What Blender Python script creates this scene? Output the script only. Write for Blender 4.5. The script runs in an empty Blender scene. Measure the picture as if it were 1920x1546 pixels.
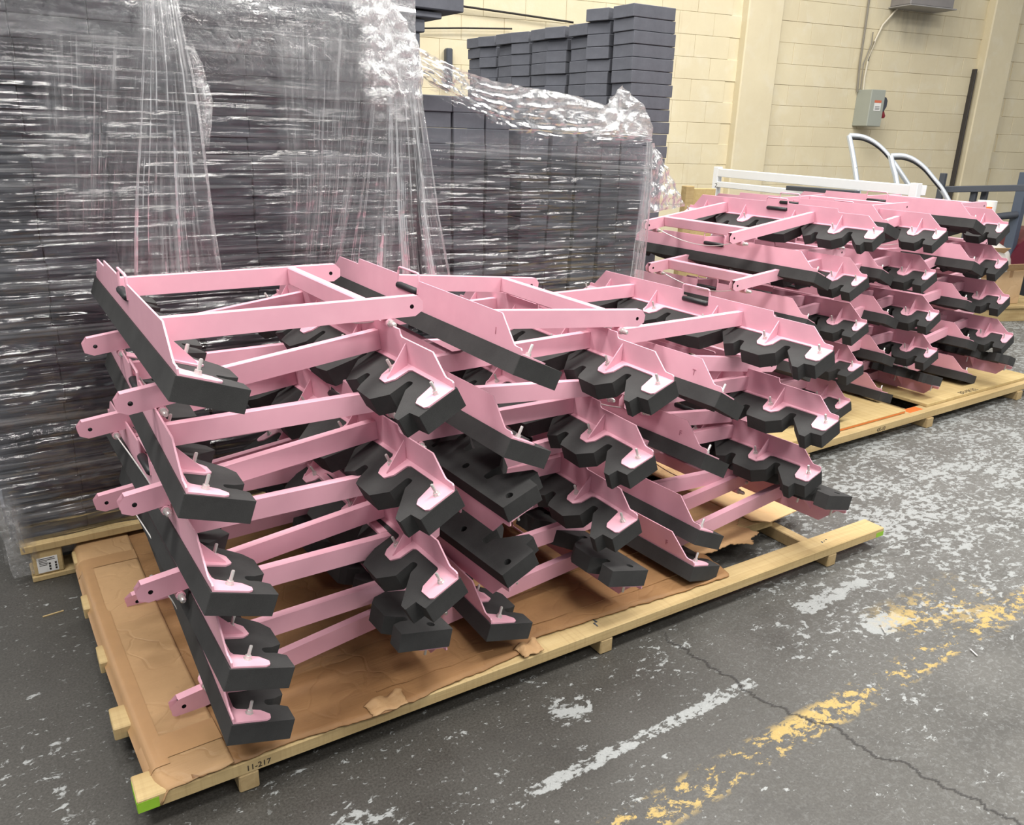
import bpy, bmesh, math, random
from mathutils import Vector, Matrix, noise

# ---------------------------------------------------------------- camera
SC = bpy.context.scene
COL = SC.collection
CAM_ROT = Matrix(((0.828663, 0.159191, -0.536634), (-0.558938, 0.286868, -0.778007), (0.030091, 0.944651, 0.326694)))
CAM_LOC = Vector((0.0, 0.0, 1.5))
FPX = 1529.697
cam_data = bpy.data.cameras.new('camera')
cam_data.sensor_fit = 'HORIZONTAL'; cam_data.sensor_width = 36.0; cam_data.lens = 36.0 * FPX / 1920.0
cam_data.clip_start = 0.02; cam_data.clip_end = 100
cam = bpy.data.objects.new('camera', cam_data)
cam.matrix_world = Matrix.Translation(CAM_LOC) @ CAM_ROT.to_4x4()
COL.objects.link(cam); SC.camera = cam

# ---------------------------------------------------------------- world, lamps, exposure
SC.view_settings.view_transform = 'Standard'; SC.view_settings.look = 'None'
SC.view_settings.gamma = 1.0; SC.view_settings.use_curve_mapping = False
SC.view_settings.exposure = 0.40
world = bpy.data.worlds.new('hall'); SC.world = world; world.use_nodes = True
world.node_tree.nodes['Background'].inputs[0].default_value = (0.97, 0.98, 1.0, 1)
world.node_tree.nodes['Background'].inputs[1].default_value = 0.34

def lamp(name, loc, size, power, color=(1.0, 0.97, 0.92), rot=(0, 0, 0)):
    l = bpy.data.lights.new(name, 'AREA'); l.shape = 'RECTANGLE'; l.size, l.size_y = size
    l.energy = power; l.color = color
    o = bpy.data.objects.new(name, l); o.location = loc; o.rotation_euler = rot; COL.objects.link(o)
    return o
for i, (x, y) in enumerate([(-2.0, 0.6), (1.6, 0.6), (5.2, 0.6), (-2.0, 4.1), (1.6, 4.1), (5.2, 4.1), (1.6, -3.0), (5.2, -3.0)]):
    lamp('ceiling_strip_lamp', (x, y, 5.4), (2.4, 1.0), 138)

# ---------------------------------------------------------------- helpers
R = random.Random(7)
def ray(px, py):
    d = Vector(((px - 960) / FPX, -(py - 773) / FPX, -1.0)); return CAM_ROT @ d
def at_y(px, py, y):
    d = ray(px, py); return CAM_LOC + d * (y / d.y)
def at_z(px, py, z):
    d = ray(px, py); return CAM_LOC + d * ((z - CAM_LOC.z) / d.z)
def at_x(px, py, x):
    d = ray(px, py); return CAM_LOC + d * (x / d.x)
def at_d(px, py, dep):
    return CAM_LOC + ray(px, py) * dep

def obj(name, me, mat=None, parent=None, loc=None, rot=None):
    o = bpy.data.objects.new(name, me); COL.objects.link(o)
    if mat is not None and len(me.materials) == 0: me.materials.append(mat)
    if parent is not None: o.parent = parent
    if loc is not None: o.location = loc
    if rot is not None: o.rotation_euler = rot
    return o
def empty(name, loc=(0, 0, 0), parent=None):
    o = bpy.data.objects.new(name, None); o.empty_display_size = 0.05; COL.objects.link(o); o.location = loc
    if parent is not None: o.parent = parent
    return o
def tag(o, label=None, cat=None, group=None, kind=None):
    if label: o['label'] = label
    if cat: o['category'] = cat
    if group: o['group'] = group
    if kind: o['kind'] = kind
    return o
def finish(bm, name, mat=None, smooth=None):
    bmesh.ops.recalc_face_normals(bm, faces=bm.faces)
    me = bpy.data.meshes.new(name); bm.to_mesh(me); bm.free()
    if mat is not None: me.materials.append(mat)
    if smooth is not None:
        me.polygons.foreach_set('use_smooth', [True] * len(me.polygons))
        me.set_sharp_from_angle(angle=math.radians(smooth))
    return me
def add_box(bm, lo, hi, bev=0.0, M=None):
    r = bmesh.ops.create_cube(bm, size=1.0)
    lo, hi = Vector(lo), Vector(hi); c = (lo + hi) / 2; s = hi - lo
    for v in r['verts']:
        v.co = Vector((v.co.x * s.x + c.x, v.co.y * s.y + c.y, v.co.z * s.z + c.z))
    vs = r['verts']
    if bev:
        es = list({e for v in vs for e in v.link_edges})
        g = bmesh.ops.bevel(bm, geom=es, offset=bev, segments=1, affect='EDGES')
        vs = list({v for f in g['faces'] for v in f.verts} | {v for v in vs if v.is_valid})
    if M is not None:
        for v in vs: v.co = M @ v.co
def box_mesh(name, lo, hi, bev=0.0, mat=None):
    bm = bmesh.new(); add_box(bm, lo, hi, bev); return finish(bm, name, mat)
def fillet(pts, radii):
    """round the corners of a closed polygon; radii: one number or one per point"""
    n = len(pts); out = []
    for i in range(n):
        r = radii[i] if isinstance(radii, (list, tuple)) else radii
        p0, p, p1 = Vector(pts[i - 1]), Vector(pts[i]), Vector(pts[(i + 1) % n])
        a, b = p0 - p, p1 - p
        if r <= 0 or a.length < 1e-6 or b.length < 1e-6: out.append(tuple(p)); continue
        ang = a.angle(b); d = min(r / max(math.tan(ang / 2), 1e-3), 0.45 * a.length, 0.45 * b.length)
        q0, q1 = p + a.normalized() * d, p + b.normalized() * d
        for k in range(4):
            t = k / 3; out.append(tuple(q0.lerp(p, t).lerp(p.lerp(q1, t), t)))
    return out
def add_prism(bm, pts, z0, z1, fn, holes=()):
    """extrude a polygon (2D) between two levels; fn(a, b, z) -> 3D; holes: (centre, radius, segments)"""
    rings = [pts] + [[(c[0] + r * math.cos(2 * math.pi * k / s), c[1] + r * math.sin(2 * math.pi * k / s)) for k in range(s)] for c, r, s in holes]
    caps = []
    for z in (z0, z1):
        vv = [[bm.verts.new(fn(a, b, z)) for a, b in ring] for ring in rings]; caps.append(vv)
        if holes:
            es = [bm.edges.new((ring[i], ring[(i + 1) % len(ring)])) for ring in vv for i in range(len(ring))]
            bmesh.ops.triangle_fill(bm, edges=es, use_beauty=True, use_dissolve=False)
        else: bm.faces.new(vv[0])
    for r0, r1 in zip(*caps):
        n = len(r0)
        for i in range(n): bm.faces.new((r0[i], r0[(i + 1) % n], r1[(i + 1) % n], r1[i]))
def add_tube(bm, path, rad, seg=8, closed=False):
    path = [Vector(p) for p in path]; n = len(path); rings = []
    up = Vector((0, 0, 1))
    for i, p in enumerate(path):
        t = (path[min(i + 1, n - 1)] - path[max(i - 1, 0)]).normalized()
        u = up if abs(t.dot(up)) < 0.95 else Vector((1, 0, 0))
        a = t.cross(u).normalized(); b = t.cross(a).normalized()
        r = rad[i] if isinstance(rad, (list, tuple)) else rad
        rings.append([bm.verts.new(p + (a * math.cos(2 * math.pi * k / seg) + b * math.sin(2 * math.pi * k / seg)) * r) for k in range(seg)])
    for i in range(n - 1):
        for k in range(seg):
            bm.faces.new((rings[i][k], rings[i][(k + 1) % seg], rings[i + 1][(k + 1) % seg], rings[i + 1][k]))
    bm.faces.new(rings[0]); bm.faces.new(rings[-1])
def grid_mesh(name, nu, nv, fn, mat=None, smooth=True, thick=0.0):
    vs = [fn(i / nu, j / nv) for j in range(nv + 1) for i in range(nu + 1)]
    fs = [(j * (nu + 1) + i, j * (nu + 1) + i + 1, (j + 1) * (nu + 1) + i + 1, (j + 1) * (nu + 1) + i) for j in range(nv) for i in range(nu)]
    me = bpy.data.meshes.new(name); me.from_pydata([tuple(v) for v in vs], [], fs)
    if smooth: me.polygons.foreach_set('use_smooth', [True] * len(fs))
    if mat: me.materials.append(mat)
    return me
def sm(x, a, b):
    t = min(1, max(0, (x - a) / (b - a))); return t * t * (3 - 2 * t)
def text_mesh(body, size, mat, name='marking'):
    cu = bpy.data.curves.new(name, 'FONT'); cu.body = body; cu.size = size; cu.extrude = 0.0004; cu.align_x = 'CENTER'; cu.resolution_u = 2
    t = bpy.data.objects.new(name, cu); COL.objects.link(t)
    dg = bpy.context.evaluated_depsgraph_get(); me = bpy.data.meshes.new_from_object(t.evaluated_get(dg))
    bpy.data.objects.remove(t); me.materials.clear(); me.materials.append(mat); me.name = name
    return me

# ---------------------------------------------------------------- materials
def srgb(r, g, b):
    f = lambda c: (c / 255) / 12.92 if c <= 10.31 else (((c / 255) + 0.055) / 1.055) ** 2.4
    return (f(r), f(g), f(b), 1)
class N:
    """tiny node builder"""
    def __init__(s, name):
        s.m = bpy.data.materials.new(name); s.m.use_nodes = True; s.t = s.m.node_tree; s.t.nodes.clear()
        s.out = s.t.nodes.new('ShaderNodeOutputMaterial')
    def n(s, typ, ins=None, **kw):
        nd = s.t.nodes.new(typ)
        for k, v in kw.items(): setattr(nd, k, v)
        for k, v in (ins or {}).items():
            if hasattr(v, 'is_linked') or hasattr(v, 'links'): s.t.links.new(v, nd.inputs[k])
            else: nd.inputs[k].default_value = v
        return nd
    def coord(s, which='Object', scale=(1, 1, 1), rot=(0, 0, 0), loc=(0, 0, 0)):
        tc = s.n('ShaderNodeTexCoord'); mp = s.n('ShaderNodeMapping', {'Vector': tc.outputs[which], 'Scale': scale, 'Rotation': rot, 'Location': loc}); return mp.outputs[0]
    def world(s, scale=(1, 1, 1), loc=(0, 0, 0)):
        g = s.n('ShaderNodeNewGeometry'); mp = s.n('ShaderNodeMapping', {'Vector': g.outputs['Position'], 'Scale': scale, 'Location': loc}); return mp.outputs[0]
    def noise(s, vec, scale, detail=4, rough=0.55, dist=0.0):
        return s.n('ShaderNodeTexNoise', {'Vector': vec, 'Scale': scale, 'Detail': detail, 'Roughness': rough, 'Distortion': dist}).outputs[0]
    def m2(s, op, a, b=0.0, clamp=False):
        nd = s.t.nodes.new('ShaderNodeMath'); nd.operation = op; nd.use_clamp = clamp
        for i, v in enumerate((a, b)):
            if hasattr(v, 'links'): s.t.links.new(v, nd.inputs[i])
            else: nd.inputs[i].default_value = v
        return nd.outputs[0]
    def ramp(s, v, a, b, lo=0.0, hi=1.0):
        nd = s.n('ShaderNodeMapRange', {'Value': v, 'From Min': a, 'From Max': b, 'To Min': lo, 'To Max': hi}); nd.clamp = True; return nd.outputs[0]
    def mix(s, f, a, b):
        nd = s.t.nodes.new('ShaderNodeMix'); nd.data_type = 'RGBA'
        for i, v in ((0, f), (6, a), (7, b)):
            if hasattr(v, 'links'): s.t.links.new(v, nd.inputs[i])
            else: nd.inputs[i].default_value = v
        return nd.outputs[2]
    def bump(s, h, strength=0.3, dist=0.01):
        return s.n('ShaderNodeBump', {'Height': h, 'Strength': strength, 'Distance': dist}).outputs[0]
    def pbsdf(s, col, rough=0.5, metal=0.0, normal=None, spec=0.5):
        ins = {'Base Color': col, 'Roughness': rough, 'Metallic': metal, 'Specular IOR Level': spec}
        if normal is not None: ins['Normal'] = normal
        b = s.n('ShaderNodeBsdfPrincipled', ins); s.t.links.new(b.outputs[0], s.out.inputs[0]); return s.m

def mat_plain(name, col, rough=0.5, metal=0.0, spec=0.5, var=0.0, vs=30):
    b = N(name); c = col
    if var:
        n = b.noise(b.coord('Object'), vs, 5); c = b.mix(n, tuple(x * (1 - var) for x in col[:3]) + (1,), tuple(min(1, x * (1 + var)) for x in col[:3]) + (1,))
    return b.pbsdf(c, rough, metal, None, spec)
def mat_pink():
    b = N('pink_powder_coat'); v = b.coord('Object')
    n = b.noise(v, 14, 4); f = b.noise(v, 900, 2)
    c = b.mix(b.ramp(n, 0.35, 0.7), srgb(226, 170, 186), srgb(231, 176, 191))
    return b.pbsdf(c, 0.42, 0, b.bump(f, 0.06, 0.001), 0.4)
def mat_foam(name, c0, c1, rough=0.85):
    b = N(name); v = b.coord('Object')
    n = b.noise(v, 9, 5, 0.65); f = b.noise(v, 700, 3, 0.6)
    c = b.mix(b.ramp(n, 0.3, 0.75), c0, c1); c = b.mix(b.ramp(f, 0.45, 0.8, 0, 0.25), c, tuple(x * 1.8 for x in c1[:3]) + (1,))
    return b.pbsdf(c, rough, 0, b.bump(f, 0.25, 0.002), 0.3)
def mat_wood(name, c0, c1, c2, axis=0):
    b = N(name); sc = [18, 18, 18]; sc[axis] = 0.9
    v = b.coord('Object', tuple(sc)); saw = [1, 1, 1]; saw[axis] = 42
    g = b.noise(v, 2.2, 6, 0.65, 0.6); w = b.noise(b.coord('Object', tuple(saw)), 2.0, 2)
    big = b.noise(b.coord('Object', (2, 5, 5)), 1.4, 3)
    c = b.mix(b.ramp(g, 0.3, 0.7), c0, c1); c = b.mix(b.ramp(big, 0.5, 0.8, 0, 0.55), c, c2)
    c = b.mix(b.ramp(w, 0.5, 0.75, 0, 0.25), c, c2)
    return b.pbsdf(c, 0.75, 0, b.bump(b.m2('ADD', g, b.m2('MULTIPLY', w, 0.6)), 0.35, 0.004), 0.25)
def mat_card(name, c0, c1, scale=1.0):
    b = N(name); v = b.coord('Object')
    n = b.noise(v, 3.5 * scale, 5, 0.6); fl = b.noise(b.coord('Object', (4, 160, 1)), 1.0, 2); d = b.noise(v, 60, 3)
    c = b.mix(b.ramp(n, 0.3, 0.72), c0, c1); c = b.mix(b.ramp(fl, 0.55, 0.8, 0, 0.22), c, c0); c = b.mix(b.ramp(d, 0.6, 0.8, 0, 0.18), c, srgb(95, 66, 40))
    vo = b.n('ShaderNodeTexVoronoi', {'Vector': b.n('ShaderNodeVectorMath', {0: v, 1: b.n('ShaderNodeTexNoise', {'Vector': v, 'Scale': 2.5, 'Detail': 3}).outputs[1]}, operation='ADD').outputs[0], 'Scale': 4.2}, feature='DISTANCE_TO_EDGE').outputs[0]
    cre = b.ramp(vo, 0.0, 0.05); st = b.noise(b.coord('Object', (1.3, 2.6, 1), (0, 0, .2)), 2.2, 3)
    c = b.mix(b.ramp(st, 0.52, 0.66, 0, 0.45), c, tuple(x * .62 for x in c1[:3]) + (1,))
    return b.pbsdf(c, b.ramp(st, .5, .65, 0.7, 0.42), 0, b.bump(b.m2('ADD', b.m2('ADD', b.m2('MULTIPLY', fl, 0.4), n), b.m2('MULTIPLY', cre, 0.5)), 0.4, 0.006), 0.35)

PINK = mat_pink()
FOAM = mat_foam('black_foam', srgb(46, 46, 46), srgb(60, 60, 60))
BLOCK = mat_foam('charcoal_foam', srgb(88, 90, 97), srgb(106, 108, 116))
CHROME = mat_plain('zinc_steel', srgb(212, 212, 208), 0.3, 0.55)
CABLE = mat_plain('steel_cable', srgb(205, 203, 200), 0.4, 0.6)
RUBBER = mat_plain('black_rubber', srgb(32, 33, 36), 0.45)
WOOD = mat_wood('pale_pallet_wood', srgb(192, 170, 126), srgb(172, 148, 104), srgb(138, 112, 74), 0)
WOODY = mat_wood('pale_pallet_wood_cross', srgb(180, 158, 118), srgb(160, 136, 96), srgb(132, 106, 70), 1)
PLY = mat_wood('plywood', srgb(200, 178, 130), srgb(184, 160, 110), srgb(140, 118, 78), 1)
CARD = mat_card('brown_cardboard', srgb(158, 120, 80), srgb(124, 90, 58))
CARDL = mat_card('light_cardboard', srgb(180, 146, 106), srgb(164, 130, 92))
TAPE = mat_plain('packing_tape', srgb(166, 130, 92), 0.28, 0, 0.6, 0.10, 25)
INK = mat_plain('dark_ink', srgb(40, 34, 30), 0.8)
LIME = mat_plain('lime_spray_paint', srgb(138, 184, 50), 0.6, 0, 0.4, 0.15, 60)
ORANGE = mat_plain('orange_spray_paint', srgb(240, 110, 50), 0.6, 0, 0.4, 0.12, 60)
PAPER = mat_plain('white_paper', srgb(225, 225, 222), 0.6)
WHITEM = mat_plain('white_painted_steel', srgb(232, 234, 236), 0.4, 0, 0.5, 0.03, 8)
GREYM = mat_plain('grey_enclosure_paint', srgb(158, 162, 152), 0.5, 0, 0.5, 0.05, 8)
DARKM = mat_plain('dark_grey_steel', srgb(72, 76, 84), 0.5, 0.2, 0.5, 0.12, 10)
SHADESTEEL = mat_plain('shaded_steel_inside', srgb(58, 52, 52), 0.6, 0.3)  # dark colour paints in the shade of the tube mouths and pin holes
REDM = mat_plain('dark_red_paint', srgb(96, 28, 44), 0.4, 0, 0.5, 0.1, 6)

# ---------------------------------------------------------------- floor
def mat_floor():
    b = N('worn_painted_concrete')
    g = b.n('ShaderNodeNewGeometry'); sep = b.n('ShaderNodeSeparateXYZ', {'Vector': g.outputs['Position']}); X, Y = sep.outputs[0], sep.outputs[1]
    P = b.world()
    big = b.noise(P, 0.9, 4); mid = b.noise(P, 7, 6, 0.6); fine = b.noise(P, 160, 4, 0.7)
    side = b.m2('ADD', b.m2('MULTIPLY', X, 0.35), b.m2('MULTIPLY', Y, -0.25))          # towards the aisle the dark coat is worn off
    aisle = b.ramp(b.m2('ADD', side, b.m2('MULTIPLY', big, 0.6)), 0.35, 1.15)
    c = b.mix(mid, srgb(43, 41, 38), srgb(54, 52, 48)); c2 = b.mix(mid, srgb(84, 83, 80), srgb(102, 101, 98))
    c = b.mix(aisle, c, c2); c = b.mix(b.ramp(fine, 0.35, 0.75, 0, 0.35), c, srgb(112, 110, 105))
    c = b.mix(b.ramp(b.noise(P, 3.3, 5, 0.6, 0.8), 0.55, 0.7, 0, 0.35), c, srgb(46, 44, 42))
    def box(x0, x1, y0, y1, s):
        f = lambda v, a, e: b.m2('MULTIPLY', b.ramp(v, a - s, a + s), b.ramp(v, e - s, e + s, 1, 0))
        return b.m2('MULTIPLY', f(X, x0, x1), f(Y, y0, y1))
    # flakes of old white paint
    fl = b.noise(b.world((9, 14, 1)), 2.4, 9, 0.66, 0.5); fl2 = b.noise(b.world((26, 38, 1), (5, 3, 0)), 1.4, 6, 0.68, 0.5); fl3 = b.noise(b.world((2.4, 3.4, 1), (8, 6, 0)), 1.6, 4, 0.6, 0.4)
    wob = b.noise(P, 2.2, 3)
    dens = b.m2('MULTIPLY', b.ramp(b.m2('ADD', X, b.m2('MULTIPLY', wob, 1.5)), 2.2, 3.8), b.ramp(b.m2('ADD', Y, b.m2('MULTIPLY', wob, 0.5)), 1.1, 1.6))
    patch = b.m2('MAXIMUM', box(2.10, 2.64, 1.32, 1.5, .09), box(2.22, 2.5, 1.12, 1.3, .07))
    patch = b.m2('MAXIMUM', patch, b.m2('MULTIPLY', box(1.1, 1.32, 1.32, 1.52, .07), 0.9))
    patch = b.m2('MAXIMUM', patch, b.m2('MULTIPLY', box(-.1, .75, 1.18, 1.52, .14), 0.86))
    patch = b.m2('MAXIMUM', patch, b.m2('MULTIPLY', box(-.12, .14, 1.55, 2.15, .14), 0.82))
    line = b.m2('MULTIPLY', box(.92, 1.76, 1.20, 1.27, .02), b.ramp(b.noise(b.world((3, 1, 1)), 1.2, 2), 0.3, 0.5, 0.9, 1.0))
    line2 = b.m2('MULTIPLY', box(1.3, 3.2, 1.13, 1.17, .03), 0.88)
    amt = b.m2('ADD', 0.335, b.m2('MULTIPLY', dens, 0.10))
    amt = b.m2('ADD', amt, b.m2('MULTIPLY', b.m2('SUBTRACT', fl3, 0.5), 0.30))
    amt = b.m2('MAXIMUM', amt, b.m2('MULTIPLY', patch, 0.53)); amt = b.m2('MAXIMUM', amt, b.m2('MULTIPLY', line, 0.49)); amt = b.m2('MAXIMUM', amt, b.m2('MULTIPLY', line2, 0.48))
    thr = b.m2('SUBTRACT', 1.0, amt)
    v = b.m2('ADD', b.m2('MULTIPLY', fl, 0.6), b.m2('MULTIPLY', fl2, 0.4))
    white = b.ramp(b.m2('SUBTRACT', v, thr), -0.065, -0.03)
    sparse = b.m2('MULTIPLY', b.ramp(b.noise(b.world((46, 60, 1), (9, 1, 0)), 1.0, 5, 0.62, 0.4), 0.635, 0.665), b.ramp(b.noise(P, 1.9, 3), 0.40, 0.6, 0.25, 1))
    white = b.m2('MAXIMUM', white, b.m2('MULTIPLY', sparse, 0.75))
    grain = b.m2('MULTIPLY', b.ramp(b.noise(b.world((60, 75, 1), (4, 2, 0)), 1.0, 5, 0.7, 0.6), 0.5, 0.66), b.m2('MULTIPLY', aisle, 0.42))
    white = b.m2('MAXIMUM', white, grain)
    c = b.mix(b.m2('MULTIPLY', white, 0.9), c, b.mix(fine, srgb(128, 131, 131), srgb(170, 173, 172)))
    # yellow line
    yl = b.m2('MAXIMUM', box(.6, 4.4, .985, 1.075, .012), b.m2('MULTIPLY', box(2.35, 2.85, 1.08, 1.25, .05), 0.9))
    ye = b.ramp(b.m2('ADD', b.m2('MULTIPLY', b.noise(b.world((11, 16, 1), (2, 7, 0)), 2.2, 8, 0.7, 0.3), 0.7), b.m2('MULTIPLY', b.noise(b.world((2.2, 3, 1), (1, 1, 0)), 1.5, 3), 0.5)), 0.62, 0.66)
    c = b.mix(b.m2('MULTIPLY', yl, b.m2('MULTIPLY', ye, 0.72)), c, b.mix(fine, srgb(172, 142, 68), srgb(198, 172, 104)))
    # crack
    cx = b.m2('ADD', 1.68, b.m2('ADD', b.m2('MULTIPLY', b.m2('SUBTRACT', b.noise(b.world((0.01, 3, 1)), 1.6, 6, 0.7), 0.5), 0.22), b.m2('MULTIPLY', b.ramp(Y, 0.4, 1.3, 0.22, 0), 1.0)))
    cr = b.ramp(b.m2('ABSOLUTE', b.m2('SUBTRACT', X, cx)), 0.002, 0.008, 1, 0); cr = b.m2('MULTIPLY', cr, b.ramp(Y, 1.5, 1.6, 1, 0))
    c = b.mix(b.m2('MULTIPLY', cr, 0.8), c, srgb(34, 32, 31))
    h = b.m2('ADD', b.m2('MULTIPLY', white, 0.4), b.m2('ADD', b.m2('MULTIPLY', fine, 0.3), b.m2('MULTIPLY', cr, -1.5)))
    return b.pbsdf(c, b.ramp(mid, 0.3, 0.7, 0.42, 0.6), 0, b.bump(h, 0.5, 0.002), 0.45)
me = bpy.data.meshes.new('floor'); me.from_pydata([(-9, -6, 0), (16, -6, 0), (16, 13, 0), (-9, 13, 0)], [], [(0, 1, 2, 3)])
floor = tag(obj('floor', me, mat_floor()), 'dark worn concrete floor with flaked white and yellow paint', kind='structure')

# ---------------------------------------------------------------- block wall
PH = math.radians(-11.9)
WALL_M = Matrix.Translation((7.048, 6.191, 0)) @ Matrix.Rotation(PH, 4, 'Z')       # local x along the wall, y away from the camera
WALL_I = WALL_M.inverted()
def at_wall(px, py, off=0.0):
    """local wall coordinates of a pixel on the plane y = -off"""
    o = WALL_I @ CAM_LOC; d = WALL_I.to_3x3() @ ray(px, py); t = (-off - o.y) / d.y; return o + d * t
def mat_wall():
    b = N('cream_painted_block'); P = b.world()
    n = b.noise(P, 1.6, 5, 0.6); f = b.noise(P, 45, 5, 0.7); m = b.noise(P, 5, 5, 0.65, 0.5)
    oi = b.n('ShaderNodeObjectInfo').outputs['Random']
    c = b.mix(b.ramp(n, 0.3, 0.7), srgb(224, 213, 181), srgb(212, 200, 169)); c = b.mix(b.ramp(m, 0.5, 0.75, 0, 0.5), c, srgb(226, 220, 200))
    c = b.mix(b.m2('MULTIPLY', oi, 0.25), c, srgb(198, 187, 160)); c = b.mix(b.ramp(f, 0.62, 0.8, 0, 0.35), c, srgb(172, 154, 122))
    drip = b.noise(b.world((14, 14, 0.7)), 1.0, 4); c = b.mix(b.ramp(drip, 0.6, 0.8, 0, 0.2), c, srgb(180, 158, 124))
    # grey soot run below the wall unit, fading with distance from it
    ps = WALL_M @ at_wall(1705, 30)
    dv = b.n('ShaderNodeVectorMath', {0: P, 1: tuple(ps)}, operation='SUBTRACT'); dv = b.n('ShaderNodeVectorMath', {0: dv.outputs[0], 1: (1.6, 1.6, 2.1)}, operation='MULTIPLY')
    ln = b.n('ShaderNodeVectorMath', {0: dv.outputs[0]}, operation='LENGTH').outputs['Value']
    soot = b.m2('MULTIPLY', b.ramp(ln, 0.1, 0.85, 1, 0), b.ramp(b.noise(b.world((9, 9, 1.2)), 1.0, 4), 0.3, 0.65, 0.25, 1))
    c = b.mix(b.m2('MULTIPLY', soot, 0.75), c, srgb(120, 118, 112))
    return b.pbsdf(c, 0.6, 0, b.bump(b.m2('ADD', f, b.m2('MULTIPLY', m, 0.5)), 0.25, 0.006), 0.3)
WALLMAT = mat_wall()
wall = obj('wall_back', box_mesh('wall_back', (-4.6, 0.004, 0), (6.5, 0.2, 4.2), 0, WALLMAT)); wall.matrix_world = WALL_M
tag(wall, 'cream painted concrete block wall behind the pallets', kind='structure')
blk = box_mesh('block', (-0.2022, -0.004, -0.1006), (0.2022, 0.02, 0.1006), 0.0025, WALLMAT)
for r in range(12):
    for k in range(22):
        x = -4.3 + 0.4064 * k + (0.2032 if r % 2 else 0)
        if -0.13 < x < 0.33 or 3.24 < x < 3.66: continue
        o = obj('block', blk, None, wall, (x, R.uniform(-.0015, .0015), 0.92 + 0.2032 * r))
pil = box_mesh('trim_1', (-0.215, -0.1, 0), (0.215, 0.1, 4.2), 0.012, WALLMAT)
for i, s in enumerate((0.10, 3.46)):
    o = obj('trim_%d' % (i + 1), pil); o.matrix_world = WALL_M @ Matrix.Translation((s, 0, 0)); tag(o, ('left', 'right')[i] + ' cream block pilaster of the back wall', kind='structure')
o = obj('trim_3', box_mesh('trim_3', (-0.012, -0.03, 0), (0.012, 0.03, 2.33), 0.004, mat_plain('slot_shade', srgb(58, 54, 52), 0.6))); o.matrix_world = WALL_M @ Matrix.Translation((3.19, -0.03, 0)); tag(o, 'dark strip standing in for the shaded gap beside the right pilaster', kind='structure')  # solid strip, its dark colour stands for the shade inside a narrow gap

# ---------------------------------------------------------------- the pink frames
L0 = 0.62; AL = 0.349; CA, SA = math.cos(AL), math.sin(AL); T = 0.0508
def fm(mx):
    """foam coordinates (x, y, z above foam) -> object coordinates"""
    return lambda x, y, z: Vector((mx * (x - L0), y * CA + z * SA, -y * SA + z * CA))
FOAM_PTS = [(0, -.010), (-.005, .100), (.034, .104), (.036, .134), (.058, .134), (.133, .061), (.1385, .033), (.163, .036), (.160, .092), (.200, .130), (.282, .128), (.294, .112),
    (.3075, .074), (.330, .074), (.333, .105), (.362, .124), (.427, .055), (.421, .026), (.441, .026), (.440, .055), (.478, .132), (.530, .140), (.652, .138), (.706, .068), (.712, .032), (.737, .032), (.737, .092),
    (.776, .133), (.858, .131), (.871, .114), (.8835, .076), (.906, .076), (.909, .107), (.936, .124), (1.006, .056), (.998, .026), (1.020, .026), (1.020, .056), (1.056, .118), (1.084, .138), (1.158, .138),
    (1.172, .112), (1.174, .086), (1.196, .086), (1.196, .112), (1.207, .136), (1.258, .138), (1.262, -.009)]
FOAM_RAD = [.002] * len(FOAM_PTS)
for i, (x, y) in enumerate(FOAM_PTS):
    if .02 < y < .09: FOAM_RAD[i] = .010
FOAM_OUT = fillet(FOAM_PTS, FOAM_RAD)
FLANGE = [(.0, -.003), (.0, .070), (.008, .077), (.046, .078), (.058, .066), (.071, .012), (.079, .0085), (.188, .0085), (.199, .014), (.202, .053), (.219, .0745), (.252, .073), (.264, .060), (.276, .014), (.284, .0085),
    (.482, .0085), (.490, .014), (.492, .052), (.508, .072), (.542, .074), (.556, .058), (.560, .013), (.568, .0085), (.766, .0085), (.776, .014), (.779, .052), (.797, .075), (.829, .074), (.846, .060), (.858, .014), (.866, .0085),
    (1.056, .0085), (1.064, .014), (1.067, .052), (1.084, .071), (1.118, .075), (1.133, .058), (1.137, .013), (1.145, .0085), (1.198, .0085), (1.207, .013), (1.219, .066), (1.236, .084), (1.250, .082), (1.256, .072), (1.258, -.003)]
PLATE = [(.002, 0), (.002, .016), (.006, .0195), (.034, .0205), (.040, .024), (.0855, .068), (.248, .068), (.254, .073), (.257, .086), (.554, .086), (.556, .046), (.694, .046), (.696, .086), (1.155, .086), (1.222, .021), (1.229, .0185), (1.252, .0185), (1.257, .014), (1.257, 0)]
GUSSETS = (.2265, .508, .834, 1.118)
BOLTS = [(.027, .030), (.250, .034), (.538, .034), (.806, .036), (1.092, .040), (1.227, .038)]
HOLES = [((x, y), .011, 10) for x, y in BOLTS]
ARM_X = (.386, .966)                     # near side of each arm; tubes are 25 mm wide
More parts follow.
